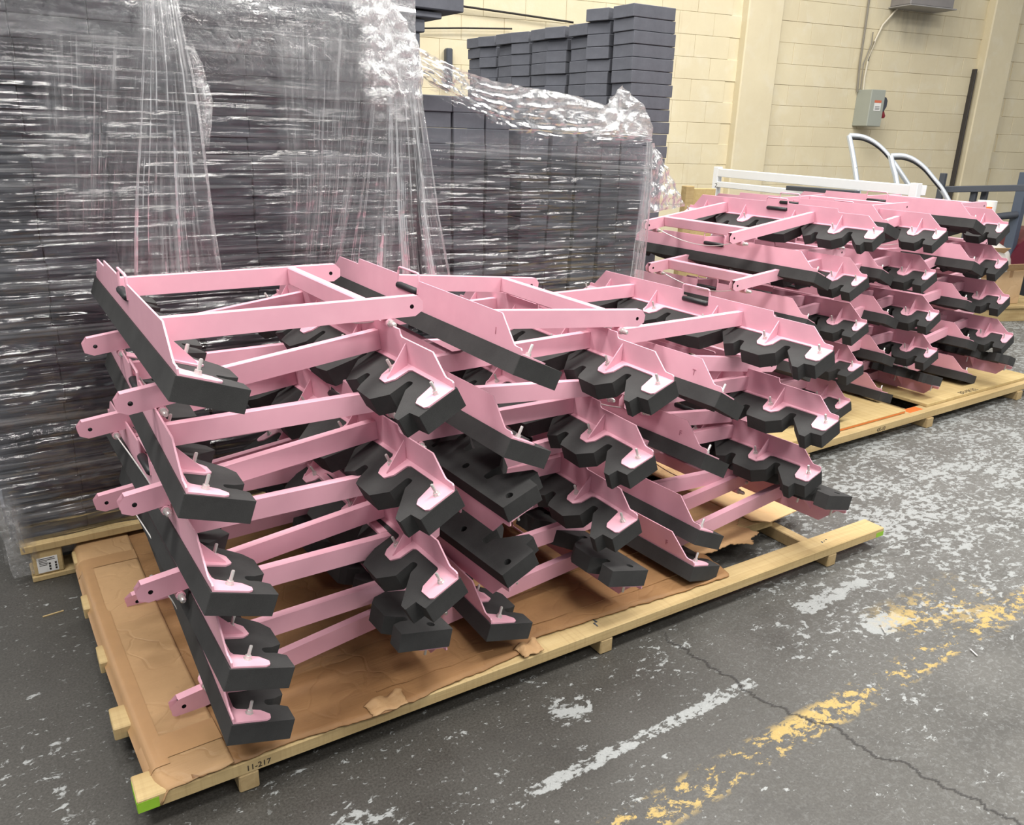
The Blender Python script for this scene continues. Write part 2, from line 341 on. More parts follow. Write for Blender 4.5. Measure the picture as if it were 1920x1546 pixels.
def frame_meshes(mx):
    f = fm(mx); m = {}
    bm = bmesh.new(); add_prism(bm, FOAM_OUT, 0, -.035, f)
    bmesh.ops.delete(bm, geom=[fc for fc in bm.faces if all(abs(v.co.y * SA + v.co.z * CA + .035) < 1e-5 for v in fc.verts)], context='FACES')
    # lower half carries the open bolt wells
    lo = bmesh.new()
    rings = [FOAM_OUT] + [[(c[0] + r * math.cos(2 * math.pi * k / s), c[1] + r * math.sin(2 * math.pi * k / s)) for k in range(s)] for c, r, s in HOLES]
    vv = [[bm.verts.new(f(a, b2, -T)) for a, b2 in ring] for ring in rings]
    es = [bm.edges.new((ring[i], ring[(i + 1) % len(ring)])) for ring in vv for i in range(len(ring))]
    bmesh.ops.triangle_fill(bm, edges=es, use_beauty=True, use_dissolve=False)
    up = [bm.verts.new(f(a, b2, -.035)) for a, b2 in FOAM_OUT]; n = len(up)
    for i in range(n): bm.faces.new((vv[0][i], vv[0][(i + 1) % n], up[(i + 1) % n], up[i]))
    for ring, (c, r, s) in zip(vv[1:], HOLES):
        top = [bm.verts.new(f(c[0] + r * math.cos(2 * math.pi * k / s), c[1] + r * math.sin(2 * math.pi * k / s), -.025)) for k in range(s)]
        for i in range(s): bm.faces.new((ring[i], ring[(i + 1) % s], top[(i + 1) % s], top[i]))
        bm.faces.new(top)
    lo.free()
    bmesh.ops.remove_doubles(bm, verts=bm.verts, dist=1e-6)
    m['foam'] = finish(bm, 'foam_pad', FOAM)
    bm = bmesh.new()
    add_prism(bm, fillet(FLANGE, .004), .0005, .0045, f)
    add_prism(bm, PLATE, -.0045, -.0005, lambda x, w, v: Vector((mx * (x - L0), v, w)))
    m['bracket'] = finish(bm, 'angle_bracket', PINK)
    for i, x in enumerate(GUSSETS):
        bm = bmesh.new(); p0 = f(0, .003, .004); p1 = f(0, .062, .0045)
        add_prism(bm, [(0, .058), (-.001, .050), (p0.y, p0.z), (p1.y, p1.z), (p1.y - .001, p1.z + .004)], -.002, .002, lambda v, w, t, x=x: Vector((mx * (x - L0 + t), v, w)))
        m['gusset%d' % i] = finish(bm, 'gusset', PINK)
    side = [(0, .006), (.615, .004), (.636, .017), (.637, .040), (.622, .0555), (0, .0575)]
    for i, x in enumerate(ARM_X):
        bm = bmesh.new()
        add_prism(bm, side, 0, .0254, lambda v, w, t, x=x: Vector((mx * (x - L0 + t), v, w)), [((.606, .029), .0058, 10)])
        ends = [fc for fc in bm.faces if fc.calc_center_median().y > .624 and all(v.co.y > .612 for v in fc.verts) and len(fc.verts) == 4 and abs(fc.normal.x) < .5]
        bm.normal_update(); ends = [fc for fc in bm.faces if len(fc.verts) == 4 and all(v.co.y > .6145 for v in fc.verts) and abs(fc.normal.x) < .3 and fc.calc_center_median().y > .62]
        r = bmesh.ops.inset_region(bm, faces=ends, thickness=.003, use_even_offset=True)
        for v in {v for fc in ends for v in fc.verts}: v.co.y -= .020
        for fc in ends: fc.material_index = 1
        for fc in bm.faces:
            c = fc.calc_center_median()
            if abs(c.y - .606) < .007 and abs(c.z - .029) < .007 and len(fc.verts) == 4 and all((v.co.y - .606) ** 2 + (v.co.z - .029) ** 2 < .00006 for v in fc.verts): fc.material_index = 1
        m['arm%d' % i] = finish(bm, 'arm', PINK); m['arm%d' % i].materials.append(SHADESTEEL)
    bm = bmesh.new(); x0, x1 = ARM_X[0] + .0254, ARM_X[1]
    add_box(bm, (min(mx * (x0 - L0), mx * (x1 - L0)), .472, .006), (max(mx * (x0 - L0), mx * (x1 - L0)), .497, .0565), .003)
    m['cross'] = finish(bm, 'crossbar', PINK)
    bm = bmesh.new(); xm = lambda x: mx * (x - L0)
    pth = [(xm(.556), -.004, .048), (xm(.557), -.004, .096), (xm(.559), -.004, .103), (xm(.566), -.004, .107), (xm(.686), -.004, .107), (xm(.693), -.004, .103), (xm(.695), -.004, .096), (xm(.695), -.004, .048)]
    add_tube(bm, pth, .0036, 8); m['handle'] = finish(bm, 'handle', PINK, 40)
    bm = bmesh.new(); add_box(bm, (min(xm(.560), xm(.691)), -.014, .044), (max(xm(.560), xm(.691)), .008, .062), .005); m['grip'] = finish(bm, 'grip', RUBBER, 50)
    for i, (x, y) in enumerate(BOLTS):
        bm = bmesh.new(); add_tube(bm, [f(x, y, -.012), f(x, y, .034), f(x, y, .036)], [.0040, .0040, .003], 8); m['bolt%d' % i] = finish(bm, 'bolt', CHROME, 40)
        bm = bmesh.new(); add_tube(bm, [f(x, y, .0045), f(x, y, .0065), f(x, y, .0065), f(x, y, .013)], [.0095, .0095, .0075, .0070], 6); m['nut%d' % i] = finish(bm, 'nut', CHROME)
    for i, x in enumerate(ARM_X):
        c = x + .0127; s = -1 if i == 0 else 1
        bm = bmesh.new(); add_tube(bm, [(xm(c - .017), .545, -.007), (xm(c + .017), .545, -.007)], .0115, 10); m['boss%d' % i] = finish(bm, 'plunger_boss', PINK, 40)
        bm = bmesh.new()
        add_tube(bm, [(xm(c - .024), .545, -.007), (xm(c + .024), .545, -.007)], .0098, 6)
        add_tube(bm, [(xm(c + s * .044), .545, -.007), (xm(c + s * .038), .545, -.007), (xm(c + s * .024), .545, -.007)], [.0045, .0075, .0075], 10)
        add_tube(bm, [(xm(c - s * .042), .545, -.007), (xm(c - s * .024), .545, -.007)], [.0025, .007], 8)
        m['plunger%d' % i] = finish(bm, 'plunger_pin', CHROME, 40)
    bm = bmesh.new(); a, b2 = ARM_X[0] + .05, ARM_X[1] - .03; pth = []
    for k in range(19):
        t = k / 18; sag = .055 * (1 - (2 * t - 1) ** 2); pth.append((xm(a + (b2 - a) * t), .545 - .3 * sag, -.008 - sag * .8))
    add_tube(bm, pth, .0021, 6); m['cable'] = finish(bm, 'release_cable', CABLE, 60)
    return m
MESH = {1: frame_meshes(1), -1: frame_meshes(-1)}
POSES = {
  'A1': (0.3398, 2.1999, 1.0362, -0.0365, 0.9993, -0.0078, -0.9992, -0.0364, 0.0131, 0.0128, 0.0083, 0.9999),
  'A2': (0.3428, 2.2074, 0.7954, -0.0501, 0.9985, -0.0207, -0.9987, -0.05, 0.0078, 0.0067, 0.021, 0.9998),
  'A3': (0.3342, 2.1623, 0.594, -0.0043, 1, -0.0024, -1, -0.0043, 0.0007, 0.0007, 0.0024, 1),
  'A4': (0.3546, 2.1405, 0.416, -0.0092, 0.9999, -0.011, -1, -0.0092, 0.0013, 0.0012, 0.011, 0.9999),
  'A5': (0.383, 2.1869, 0.2386, -0.0491, 0.9969, -0.0609, -0.9988, -0.0489, 0.0045, 0.0015, 0.061, 0.9981),
  'B1': (0.8828, 2.1071, 0.949, 0.0239, -0.9914, -0.1288, 0.9997, 0.0227, 0.0112, -0.0082, -0.129, 0.9916),
  'B2': (0.8506, 2.0905, 0.7107, -0.0156, -0.9941, -0.1069, 0.9999, -0.0163, 0.0063, -0.008, -0.1068, 0.9942),
  'B3': (0.8614, 2.0792, 0.4841, -0.0065, -0.9944, -0.1057, 0.9999, -0.0077, 0.0106, -0.0113, -0.1056, 0.9943),
  'B4f': (0.8934, 2.2032, 0.2223, 0.0018, -0.991, 0.1336, -0.9998, -0.0043, -0.0181, 0.0185, -0.1336, -0.9909),
  'C1': (1.1213, 2.2107, 0.9867, -0.016, 0.9964, 0.0835, -0.9998, -0.0151, -0.0113, -0.01, -0.0837, 0.9964),
  'C2': (1.1007, 2.2226, 0.7646, -0.0043, 0.9962, 0.0864, -1, -0.004, -0.004, -0.0036, -0.0865, 0.9962),
  'C3f': (1.0821, 2.1763, 0.5488, -0.0026, 0.999, 0.0442, 1, 0.0027, -0.0023, -0.0024, 0.0441, -0.999),
  'C4f': (1.0786, 2.1956, 0.3414, -0.0367, 0.9959, 0.0832, 0.9993, 0.0367, 0.0026, -0.0005, 0.0833, -0.9965),
  'C5': (1.105, 2.2507, 0.2085, -0.0529, 0.9953, -0.081, -0.9986, -0.0524, 0.0086, 0.0043, 0.0813, 0.9967),
  'D1': (1.6269, 2.1569, 0.8535, 0.0413, -0.9987, -0.0296, 0.9991, 0.0413, -0.0012, 0.0024, -0.0295, 0.9996),
  'D2': (1.5869, 2.1735, 0.643, 0.0358, -0.9994, -0.0001, 0.9991, 0.0358, -0.0223, 0.0223, 0.0007, 0.9998),
  'D3': (1.5577, 2.1899, 0.4345, 0.0267, -0.9996, -0.0002, 0.9996, 0.0267, -0.0131, 0.0131, 0.0002, 0.9999),
  'D4f': (1.5603, 2.1921, 0.2074, 0.0111, -0.9959, 0.0894, -0.9999, -0.0114, -0.0035, 0.0045, -0.0894, -0.996),
  'E1': (1.9148, 2.2798, 0.7425, 0.0251, 0.9885, 0.1494, -0.9997, 0.0253, 0.0006, -0.0032, -0.1493, 0.9888),
  'E2': (1.9276, 2.326, 0.5109, 0.0339, 0.9918, 0.123, -0.9994, 0.0334, 0.0063, 0.0021, -0.1231, 0.9924),
  'E3': (1.8675, 2.2642, 0.277, 0.0341, 0.9966, 0.0756, -0.9994, 0.034, 0.0039, 0.0013, -0.0757, 0.9971),
  'E4': (1.8161, 2.2328, 0.1764, 0.0465, 0.9964, -0.0708, -0.9989, 0.0458, -0.0116, -0.0083, 0.0713, 0.9974),
  'F1': (2.3564, 2.187, 0.843, -0.0108, -0.9999, -0.0014, 0.9999, -0.0107, -0.0068, 0.0068, -0.0015, 1),
  'F2': (2.3747, 2.1462, 0.6042, -0.0385, -0.9982, 0.0449, 0.9992, -0.0388, -0.0064, 0.0082, 0.0446, 0.999),
  'F3': (2.3771, 2.1913, 0.3957, -0.0626, -0.9952, 0.0754, 0.998, -0.063, -0.0029, 0.0076, 0.0751, 0.9971),
  'F4f': (2.4533, 2.1262, 0.2638, 0.0378, -0.9953, 0.0895, -0.9993, -0.0379, 0.0001, 0.0032, -0.0894, -0.996),
  'G1': (3.3299, 3.0083, 0.9134, 0.0382, 0.9992, 0.0111, -0.9993, 0.0382, -0.0032, -0.0036, -0.0109, 0.9999),
  'G2': (3.3233, 3.0221, 0.684, 0.0494, 0.9968, 0.0626, -0.9988, 0.0493, 0.0019, -0.0012, -0.0626, 0.998),
  'G3': (3.3213, 3.0263, 0.4547, 0.0528, 0.9956, 0.078, -0.9986, 0.0527, 0.0037, -0.0004, -0.078, 0.997),
  'G4': (3.3213, 3.0263, 0.2297, 0.0528, 0.9956, 0.078, -0.9986, 0.0527, 0.0037, -0.0004, -0.078, 0.997),
  'H1': (3.6997, 2.9146, 1.0938, -0.014, -0.9917, -0.128, 0.9999, -0.014, -0.0013, -0.0004, -0.128, 0.9918),
  'H2m': (3.6522, 2.937, 0.8717, 0.0092, -0.9944, -0.105, 1, 0.0088, 0.0049, -0.0039, -0.105, 0.9945),
  'H3m': (3.6884, 2.945, 0.6394, -0.0583, -0.9967, -0.0569, 0.9983, -0.0583, -0.0016, -0.0017, -0.0569, 0.9984),
  'H4m': (3.7145, 2.9464, 0.4172, -0.0594, -0.9964, 0.0604, 0.9982, -0.059, 0.0075, -0.0039, 0.0607, 0.9981),
  'H5m': (3.7163, 2.9588, 0.2241, -0.0015, -1, 0.0038, 1, -0.0015, 0.0004, -0.0004, 0.0038, 1),
  'I1': (4.0839, 3.1478, 1.096, 0.0045, 0.9996, -0.0293, -1, 0.0046, 0.0023, 0.0024, 0.0293, 0.9996),
  'I2': (4.1191, 3.1643, 0.8505, 0.0348, 0.9993, 0.0134, -0.9994, 0.0348, -0.0026, -0.0031, -0.0133, 0.9999),
  'I3': (4.1358, 3.1032, 0.6137, 0.0561, 0.9983, -0.0177, -0.9984, 0.056, -0.0066, -0.0056, 0.0181, 0.9998),
  'I4': (4.1533, 3.0948, 0.3918, 0.0655, 0.9976, -0.0229, -0.9979, 0.0654, -0.0043, -0.0027, 0.0231, 0.9997),
  'I5': (4.1507, 3.0633, 0.1812, 0.0498, 0.9971, -0.0573, -0.9988, 0.0495, -0.0054, -0.0026, 0.0574, 0.9983),
  'J1m': (4.4129, 3.0138, 1.0569, -0.0158, -0.9885, -0.1506, 0.9999, -0.0155, -0.0031, 0.0008, -0.1506, 0.9886),
  'J2m': (4.4111, 3.0286, 0.8315, -0.02, -0.9959, -0.0878, 0.9998, -0.0201, -0.0001, -0.0017, -0.0878, 0.9961),
  'J3m': (4.4441, 2.9967, 0.6073, -0.0689, -0.9917, -0.1089, 0.9976, -0.0686, -0.0069, -0.0006, -0.1091, 0.994),
  'J4m': (4.5005, 2.9861, 0.3884, -0.0414, -0.9986, -0.0315, 0.9991, -0.0415, 0.0008, -0.0021, -0.0314, 0.9995),
  'J5mf': (4.5582, 2.9241, 0.1907, -0.0171, -0.9946, 0.1024, -0.9999, 0.0169, -0.003, 0.0012, -0.1024, -0.9947),
  'K1': (4.8541, 3.0907, 1.0998, 0.0112, 0.9998, -0.0141, -0.9999, 0.0111, -0.0033, -0.0031, 0.0141, 0.9999),
  'K2': (4.8794, 3.0526, 0.8635, -0.0185, 0.9995, -0.027, -0.9998, -0.0185, 0.0024, 0.0019, 0.0271, 0.9996),
  'K3': (4.8724, 3.0651, 0.6354, 0.0464, 0.9959, -0.0776, -0.9989, 0.046, -0.006, -0.0024, 0.0778, 0.997),
  'K4': (4.9068, 3.0211, 0.4029, 0.0493, 0.9966, -0.0657, -0.9988, 0.0491, -0.0051, -0.0019, 0.0659, 0.9978),
  'K5': (4.929, 2.9976, 0.1953, 0.0454, 0.9973, -0.0581, -0.999, 0.0455, -0.0004, 0.0023, 0.058, 0.9983),
  'L1m': (5.1452, 3.0579, 1.0582, -0.0437, -0.9807, -0.1906, 0.999, -0.0432, -0.0065, -0.0019, -0.1907, 0.9816),
  'L2m': (5.1481, 3.0192, 0.8524, -0.0427, -0.9864, -0.159, 0.9991, -0.0421, -0.0074, 0.0006, -0.1591, 0.9873),
  'L3m': (5.153, 2.9743, 0.6382, -0.0816, -0.9938, -0.0753, 0.9967, -0.0816, -0.0031, -0.0031, -0.0753, 0.9972),
  'L4m': (5.1572, 2.9021, 0.4242, -0.0699, -0.9915, -0.1097, 0.9975, -0.0689, -0.0127, 0.0051, -0.1104, 0.9939),
  'L5mf': (5.1615, 2.8398, 0.2436, 0.0408, -0.9981, 0.0462, -0.9992, -0.0408, 0.0002, 0.0017, -0.0461, -0.9989),
}
ORD = ['topmost', 'second from top', 'third from top', 'fourth from top', 'lowest']
COLW = dict(A='left pile, near pallet', B='left pile, near pallet', C='middle pile, near pallet', D='middle pile, near pallet', E='right pile, near pallet', F='right pile, near pallet',
            G='left pile, rear pallet', H='left pile, rear pallet', I='middle pile, rear pallet', J='middle pile, rear pallet', K='right pile, rear pallet', L='right pile, rear pallet')
def build_frame(key):
    p = POSES[key]; col, lev = key[0], int(key[1]); mir = 'm' in key; flip = 'f' in key
    near = col in 'ABCDEF'
    m = MESH[-1 if mir else 1]
    e = empty('steel_frame')
    e.matrix_world = Matrix(((p[3], p[4], p[5], p[0]), (p[6], p[7], p[8], p[1]), (p[9], p[10], p[11], p[2]), (0, 0, 0, 1)))
    last = max(int(k[1]) for k in POSES if k[0] == col)
    word = ORD[4] if lev == last else ORD[lev - 1]
    tag(e, '%s frame with foam rail at %s, %s, %s' % ('upturned pink' if flip else 'pink', 'left' if col in 'ACEGIK' else 'right', word, COLW[col]), 'frame', 'pink steel frames stacked on the pallets')
    obj('angle_bracket', m['bracket'], None, e); tag(obj('foam_pad', m['foam'], None, e), 'black notched foam pad')
    for i in range(4): obj('gusset', m['gusset%d' % i], None, e)
    for i in range(2): obj('arm', m['arm%d' % i], None, e)
    obj('crossbar', m['cross'], None, e)
    h = obj('handle', m['handle'], None, e); tag(obj('grip', m['grip'], None, h), 'black rubber grip')
    for i in range(6):
        b = obj('bolt', m['bolt%d' % i], None, e)
        if near: obj('nut', m['nut%d' % i], None, b)
    for i in range(2):
        b = obj('plunger_boss', m['boss%d' % i], None, e); obj('plunger_pin', m['plunger%d' % i], None, b)
    tag(obj('release_cable', m['cable'], None, e), 'thin steel release cable')
    return e
FRAMES = {k: build_frame(k) for k in sorted(POSES)}

# ---------------------------------------------------------------- pallets
def boardmesh(lx, ly, lz, bev=.003): return box_mesh('board', (0, 0, 0), (lx, ly, lz), bev, WOOD)
P1 = empty('pallet', (0.142, 1.606, 0)); P1.rotation_euler.z = -0.028
tag(P1, 'long pale wooden pallet nearest the camera, carrying cardboard and frames', 'pallet', 'wooden pallets')
for i, (v, w) in enumerate([(0, .088), (.27, .09), (.57, .09), (.88, .09), (1.20, .09)]):
    o = obj('deck_board', box_mesh('deck_board', (0, 0, 0), (2.69 if i == 0 else 2.38, w, .036), .003, WOOD), None, P1, (0 if i == 0 else -.004 - .006 * (i % 2), v, .049))
    if i == 0:
        for k, (x, a) in enumerate(((0, 1), (2.69, -1))):
            tag(obj('paint_mark', box_mesh('paint_mark', (-.0006, .001, .001), (.0006, .06 if k else .075, .030), 0, LIME), None, o, (x, 0, .002)), 'lime green spray mark')
            obj('paint_mark', box_mesh('paint_mark', (0, -.0006, .001), (.045, .0006, .028 - .008 * k), 0, LIME), None, o, (0 if k == 0 else 2.645, 0, .002))
        for x in (.22, .235, 1.3, 1.31, 2.37, 2.385, 2.40): 
            bm = bmesh.new(); add_tube(bm, [(x, R.uniform(.02, .07), .034), (x, R.uniform(.02, .07) if 0 else .045, .0368)], .003, 8); obj('nail', finish(bm, 'nail', DARKM), None, o)
        t = obj('marking', text_mesh('11-217', .021, INK), None, o, (.265, -.0006, .009), (math.pi / 2, 0, 0)); tag(t, 'handwritten number on the board edge')
for u in (.217, 1.295, 2.365): obj('bearer', box_mesh('bearer', (0, 0, 0), (.047, 1.29, .048), .003, WOODY), None, P1, (u - .0, .0, .0005))

P2 = empty('pallet', (2.62, 2.215, 0)); P2.rotation_euler.z = 0.004
tag(P2, 'long pale wooden pallet at right behind the first, carrying plywood and frames', 'pallet', 'wooden pallets')
for i, v in enumerate((.01, .36, .72, 1.08, 1.40)):
    o = obj('deck_board', box_mesh('deck_board', (0, 0, 0), (3.25, .09, .042), .003, WOOD), None, P2, (0, v, .056))
    if i == 0:
        tag(obj('paint_mark', box_mesh('paint_mark', (0, 0, 0), (.13, .05, .0008), 0, ORANGE), None, o, (1.60, .035, .0421)), 'orange spray mark')
        obj('marking', text_mesh('4X-10', .03, INK), None, o, (1.28, -.0006, .008), (math.pi / 2, 0, 0))
for u in (.62, 1.72, 2.74): obj('bearer', box_mesh('bearer', (0, 0, 0), (.06, 1.5, .055), .003, WOODY), None, P2, (u, .0, .0005))
for i, (x0, x1, lab) in enumerate(((2.70, 4.19, 'plywood sheet with orange edge under the left of the rear pile'), (4.40, 5.60, 'dark stamped plywood sheet under the right of the rear pile'))):
    o = obj('plywood_sheet', box_mesh('plywood_sheet', (0, 0, 0), (x1 - x0, 1.42, .018), .002, PLY), None, None, (x0, 2.275, .0988))
    tag(o, lab, 'plywood', 'plywood sheets on the rear pallet')
    if i == 0: tag(obj('painted_edge', box_mesh('painted_edge', (0, -.0008, .003), (.62, 0, .013), 0, mat_plain('orange_edge', srgb(205, 120, 60), .7, 0, .4, .2, 25)), None, o, (.86, 0, 0)), 'orange painted edge')
    else: obj('marking', text_mesh('BEHIKEE', .05, INK), None, o, (.47, .004, .0182), (0, 0, 0))

# ---------------------------------------------------------------- cardboard
def near_edge(x):
    pts = [(.30, 1.601), (.5, 1.602), (.69, 1.576), (.93, 1.588), (1.17, 1.60), (1.24, 1.64), (1.58, 1.615), (2.02, 1.585), (2.04, 1.66)]
    for (a, ya), (b, yb) in zip(pts, pts[1:]):
        if x <= b: y = ya + (yb - ya) * (x - a) / (b - a); break
    else: y = 1.66
    return y + .010 * noise.noise((x * 14, 3, 0)) + .005 * noise.noise((x * 55, 1, 0))
def card_fn(u, v):
    x = .26 + (2.045 - .26) * u; y0 = near_edge(x); y = y0 + (2.96 - y0) * v
    z = .0885 + .003 * noise.noise((x * 3, y * 3, 0)) + .0015 * noise.noise((x * 11, y * 9, 4)) + .005 * max(0, noise.noise((x * 9, 0, 2))) * (1 - sm(v, 0, .05))
    return (x + .012 * noise.noise((y * 20, 0, 0)) * (u > .999), y, z)
o = obj('cardboard_sheet', grid_mesh('cardboard_sheet', 160, 60, card_fn, CARD)); tag(o, 'large creased brown cardboard sheet with torn front edge on the near pallet', 'cardboard', 'cardboard on the near pallet')
m = o.modifiers.new('thickness', 'SOLIDIFY'); m.thickness = .004; m.offset = 1
for i, (x0, y0, x1, y1) in enumerate(((.74, 1.66, 1.1, 1.655), (1.12, 1.70, 1.98, 1.675), (1.30, 1.9, 2.0, 1.86))):      # creases raised in the sheet
    bm = bmesh.new(); add_tube(bm, [(x0 + (x1 - x0) * t / 8, y0 + (y1 - y0) * t / 8 + .004 * math.sin(t * 2.1), .0935 + .001 * math.sin(t)) for t in range(9)], .0022, 6)
    obj('crease', finish(bm, 'crease', CARD, 60), None, o)
for (cx, cy, w) in ((.74, 1.60, .10), (1.19, 1.60, .07)):                # curled torn scraps on the front edge
    def scrap(u, v, cx=cx, cy=cy, w=w): return (cx + (u - .5) * w + .01 * noise.noise((u * 5, v * 4, 3)), cy + (v - .5) * .05 + .012 * noise.noise((u * 4, 2, v)), .096 + .012 * v * abs(math.sin(u * 5)) + .004 * noise.noise((u * 6, v * 6, 1)))
    c = obj('torn_scrap', grid_mesh('torn_scrap', 14, 8, scrap, CARDL), None, o); c.modifiers.new('thickness', 'SOLIDIFY').thickness = .0025
# light flap along the left end, with tape
def flap_fn(u, v):
    y = 1.60 + (3.0 - 1.60) * v; xl = .176 - .012 * math.sin(v * 3.1) + .02 * sm(v, .93, 1) + .012 * (1 - sm(v, 0, .04)); xr = .352 - .006 * math.sin(v * 4)
    x = xl + (xr - xl) * u
    z = .099 - .030 * (1 - sm(u, 0, .16)) ** 2 + .003 * noise.noise((x * 6, y * 5, 9)) - .012 * (1 - sm(v, 0, .05)) * (1 - u)
    return (x, y - .05 * (1 - u) * (1 - v) * 0 + .01 * noise.noise((u * 3, 0, 5)) * (v < .01), z)
fl = obj('cardboard_flap', grid_mesh('cardboard_flap', 24, 90, flap_fn, CARDL)); tag(fl, 'light tan cardboard flap with tape at the left end of the near pallet', 'cardboard', 'cardboard on the near pallet')
fl.modifiers.new('thickness', 'SOLIDIFY').thickness = .004
def tape_fn(v0, v1, u0=0.0, u1=1.0):
    def fn(u, v):
        p = flap_fn(u0 + (u1 - u0) * u, v0 + (v1 - v0) * v); return (p[0], p[1], p[2] + .0018)
    return fn
for (v0, v1, u0, u1) in ((.065, .125, .0, 1), (.79, .84, 0, 1), (.05, .58, .0, .30), (.58, .8, 0, .26)):
    obj('tape_strip', grid_mesh('tape_strip', 10, 30, tape_fn(v0, v1, u0, u1), TAPE), None, fl)
# torn second sheet at the right end
def poly_sheet(name, pts, z, mat, label, thick=.003, wav=.003):
    bm = bmesh.new(); add_prism(bm, pts, z, z + thick, lambda a, b, c: Vector((a, b, c)))
    o = obj(name, finish(bm, name, mat)); tag(o, label, 'cardboard', 'cardboard on the near pallet'); return o
def torn(pts, amp=.012, n=9, seed=1):
    out = []; rr = random.Random(seed)
    for (a, b), (c, d) in zip(pts, pts[1:] + pts[:1]):
        for k in range(n):
            t = k / n; out.append((a + (c - a) * t + rr.uniform(-amp, amp) * (k > 0), b + (d - b) * t + rr.uniform(-amp, amp) * (k > 0)))
    return out
poly_sheet('cardboard_scrap', torn([(1.96, 2.2), (1.98, 1.76), (2.10, 1.735), (2.2, 1.74), (2.27, 1.70), (2.29, 1.73), (2.36, 1.75), (2.33, 1.83), (2.42, 1.90), (2.40, 2.2)], .006), .0890, CARDL, 'torn tan cardboard piece over the gap at the right end of the near pallet')
poly_sheet('cardboard_piece', [(2.36, 2.9), (2.41, 1.83), (2.46, 1.78), (2.74, 1.80), (2.72, 2.9)], .0925, mat_card('pale_cardboard', srgb(214, 180, 132), srgb(196, 158, 112)), 'pale flat cardboard panel at the right end of the near pallet', .004)

# ---------------------------------------------------------------- stacked charcoal foam
def foam_block(lx, ly, lz): return box_mesh('foam_block', (-lx / 2, 0, -lz / 2), (lx / 2, ly, lz / 2), .0025, BLOCK)
def put_block(me, loc, rz, label, group):
    o = obj('foam_block', me, None, None, loc, (0, 0, rz)); tag(o, label, 'foam block', group); return o
ST1 = 'charcoal foam block inside the tall film-wrapped stack at left'
edges = [0.0, .235, .446, .69, .906, 1.123, 1.33, 1.515]; rh = .0655
mcache = {}; rowsh = [R.uniform(-.009, .009) for _ in range(28)]
for c in range(7):
    w = edges[c + 1] - edges[c] - .006; mcache[c] = foam_block(w + .005, .42, rh - .0006); z = .139 + rh / 2; 
    off = R.uniform(-.004, .006)
    for r in range(28):
        if c >= 3 and r < 11: z += rh; continue
        if R.random() < .2: off = R.uniform(-.008, .008)
        put_block(mcache[c], ((edges[c] + edges[c + 1]) / 2 + rowsh[r], 2.955 + off + R.uniform(-.0015, .0015), z), 0, ST1, 'foam blocks in the tall wrapped stack')
        z += rh
o = obj('foam_stack_core', box_mesh('foam_stack_core', (.70, 2.96, .139), (1.51, 3.37, .139 + 11 * rh), .004, BLOCK)); tag(o, 'lower part of the tall wrapped foam stack, hidden behind the left pile', 'foam stack')
ORDN = ['first', 'second', 'third', 'fourth', 'fifth', 'sixth', 'seventh', 'eighth', 'ninth', 'tenth', 'eleventh', 'twelfth', 'thirteenth', 'fourteenth', 'fifteenth', 'sixteenth']
ST2 = 'charcoal foam block inside the lower film-wrapped stack behind the frames'
e2 = [(1.575, 1.705, 25), (1.712, 1.858, 25), (1.868, 1.985, 24), (2.04, 2.186, 23), (2.194, 2.328, 23), (2.337, 2.476, 23), (2.486, 2.594, 23), (2.602, 2.735, 23)]; rh2 = .0592
for i, (a, b, n) in enumerate(e2):
    me = foam_block(b - a - .002, .40, rh2 - .0006); off = 0
    for r in range(n):
        if r < n - 14: continue
        if R.random() < .25: off = R.uniform(-.012, .008)
        put_block(me, ((a + b) / 2 + R.uniform(-.003, .003) * (r > 5), 2.955 + off, .139 + rh2 * (r + .5)), 0, 'foam block %s from top, %s column from left, lower wrapped stack' % (ORDN[n - 1 - r], ORDN[i]), 'foam blocks in the lower wrapped stack')
o = obj('foam_stack_core', box_mesh('foam_stack_core', (1.58, 2.965, .139), (2.73, 3.35, .139 + 9 * rh2), .004, BLOCK)); tag(o, 'lower part of the lower wrapped foam stack, hidden behind the frames', 'foam stack')
ST3 = 'loose charcoal foam block in the bare stack near the back wall'
me_a = foam_block(.165, .30, .0645); me_b = foam_block(.185, .30, .0645)
BX = 3.30
for k in range(9):
    y = 3.71 + .199 * (k + .5) + (.012 if k % 2 else -.008); top = [32, 32, 31, 31, 31, 31, 31, 31, 31][k]; rz0 = -math.pi / 2
    for r in range(top):
        if r < 19: continue
        zt = .03 + .067 * (r + .5) + [0, .012, -.014, .004, -.010, .008, -.006, .010, 0][k] * 0; twist = (.22 if k % 2 else -.05) + R.uniform(-.03, .03); sh = R.uniform(-.008, .008) + (.02 if r == top - 1 else 0)
        put_block(me_a if k % 2 else me_b, (BX - sh * 1.0, y + R.uniform(-.004, .004), zt), rz0 + twist, 'bare foam block %s from top, %s column from the right, stack by wall' % (ORDN[top - 1 - r], ORDN[k]), 'foam blocks in the bare stack')
o = obj('foam_stack_core', box_mesh('foam_stack_core', (BX, 3.71, .03), (BX + .3, 5.50, .03 + 19 * .067), .004, BLOCK)); tag(o, 'lower part of the bare foam stack by the wall, hidden behind the wrapped one', 'foam stack')
ST4 = 'charcoal foam slab overhanging the top of the tall stack'
for i, (px0, px1, py0, py1, Y) in enumerate([(655, 870, -40, 24, 3.48), (640, 829, 24, 36, 3.5), (640, 797, 36, 61, 3.52), (640, 788, 61, 90, 3.53)]):
    a, b = at_y(px1, py1, Y), at_y(px0, py0, Y); zt = at_y(px1, py0, Y).z
    o = obj('foam_slab', box_mesh('foam_slab', (b.x, Y, a.z), (a.x, Y + .35, zt), .004, BLOCK)); tag(o, 'charcoal foam slab %s at the top of the stack behind the tall wrapped one' % ('jutting out furthest', 'under the furthest jutting one', 'third down', 'fourth down')[i], 'foam slab', 'foam slabs at the top')
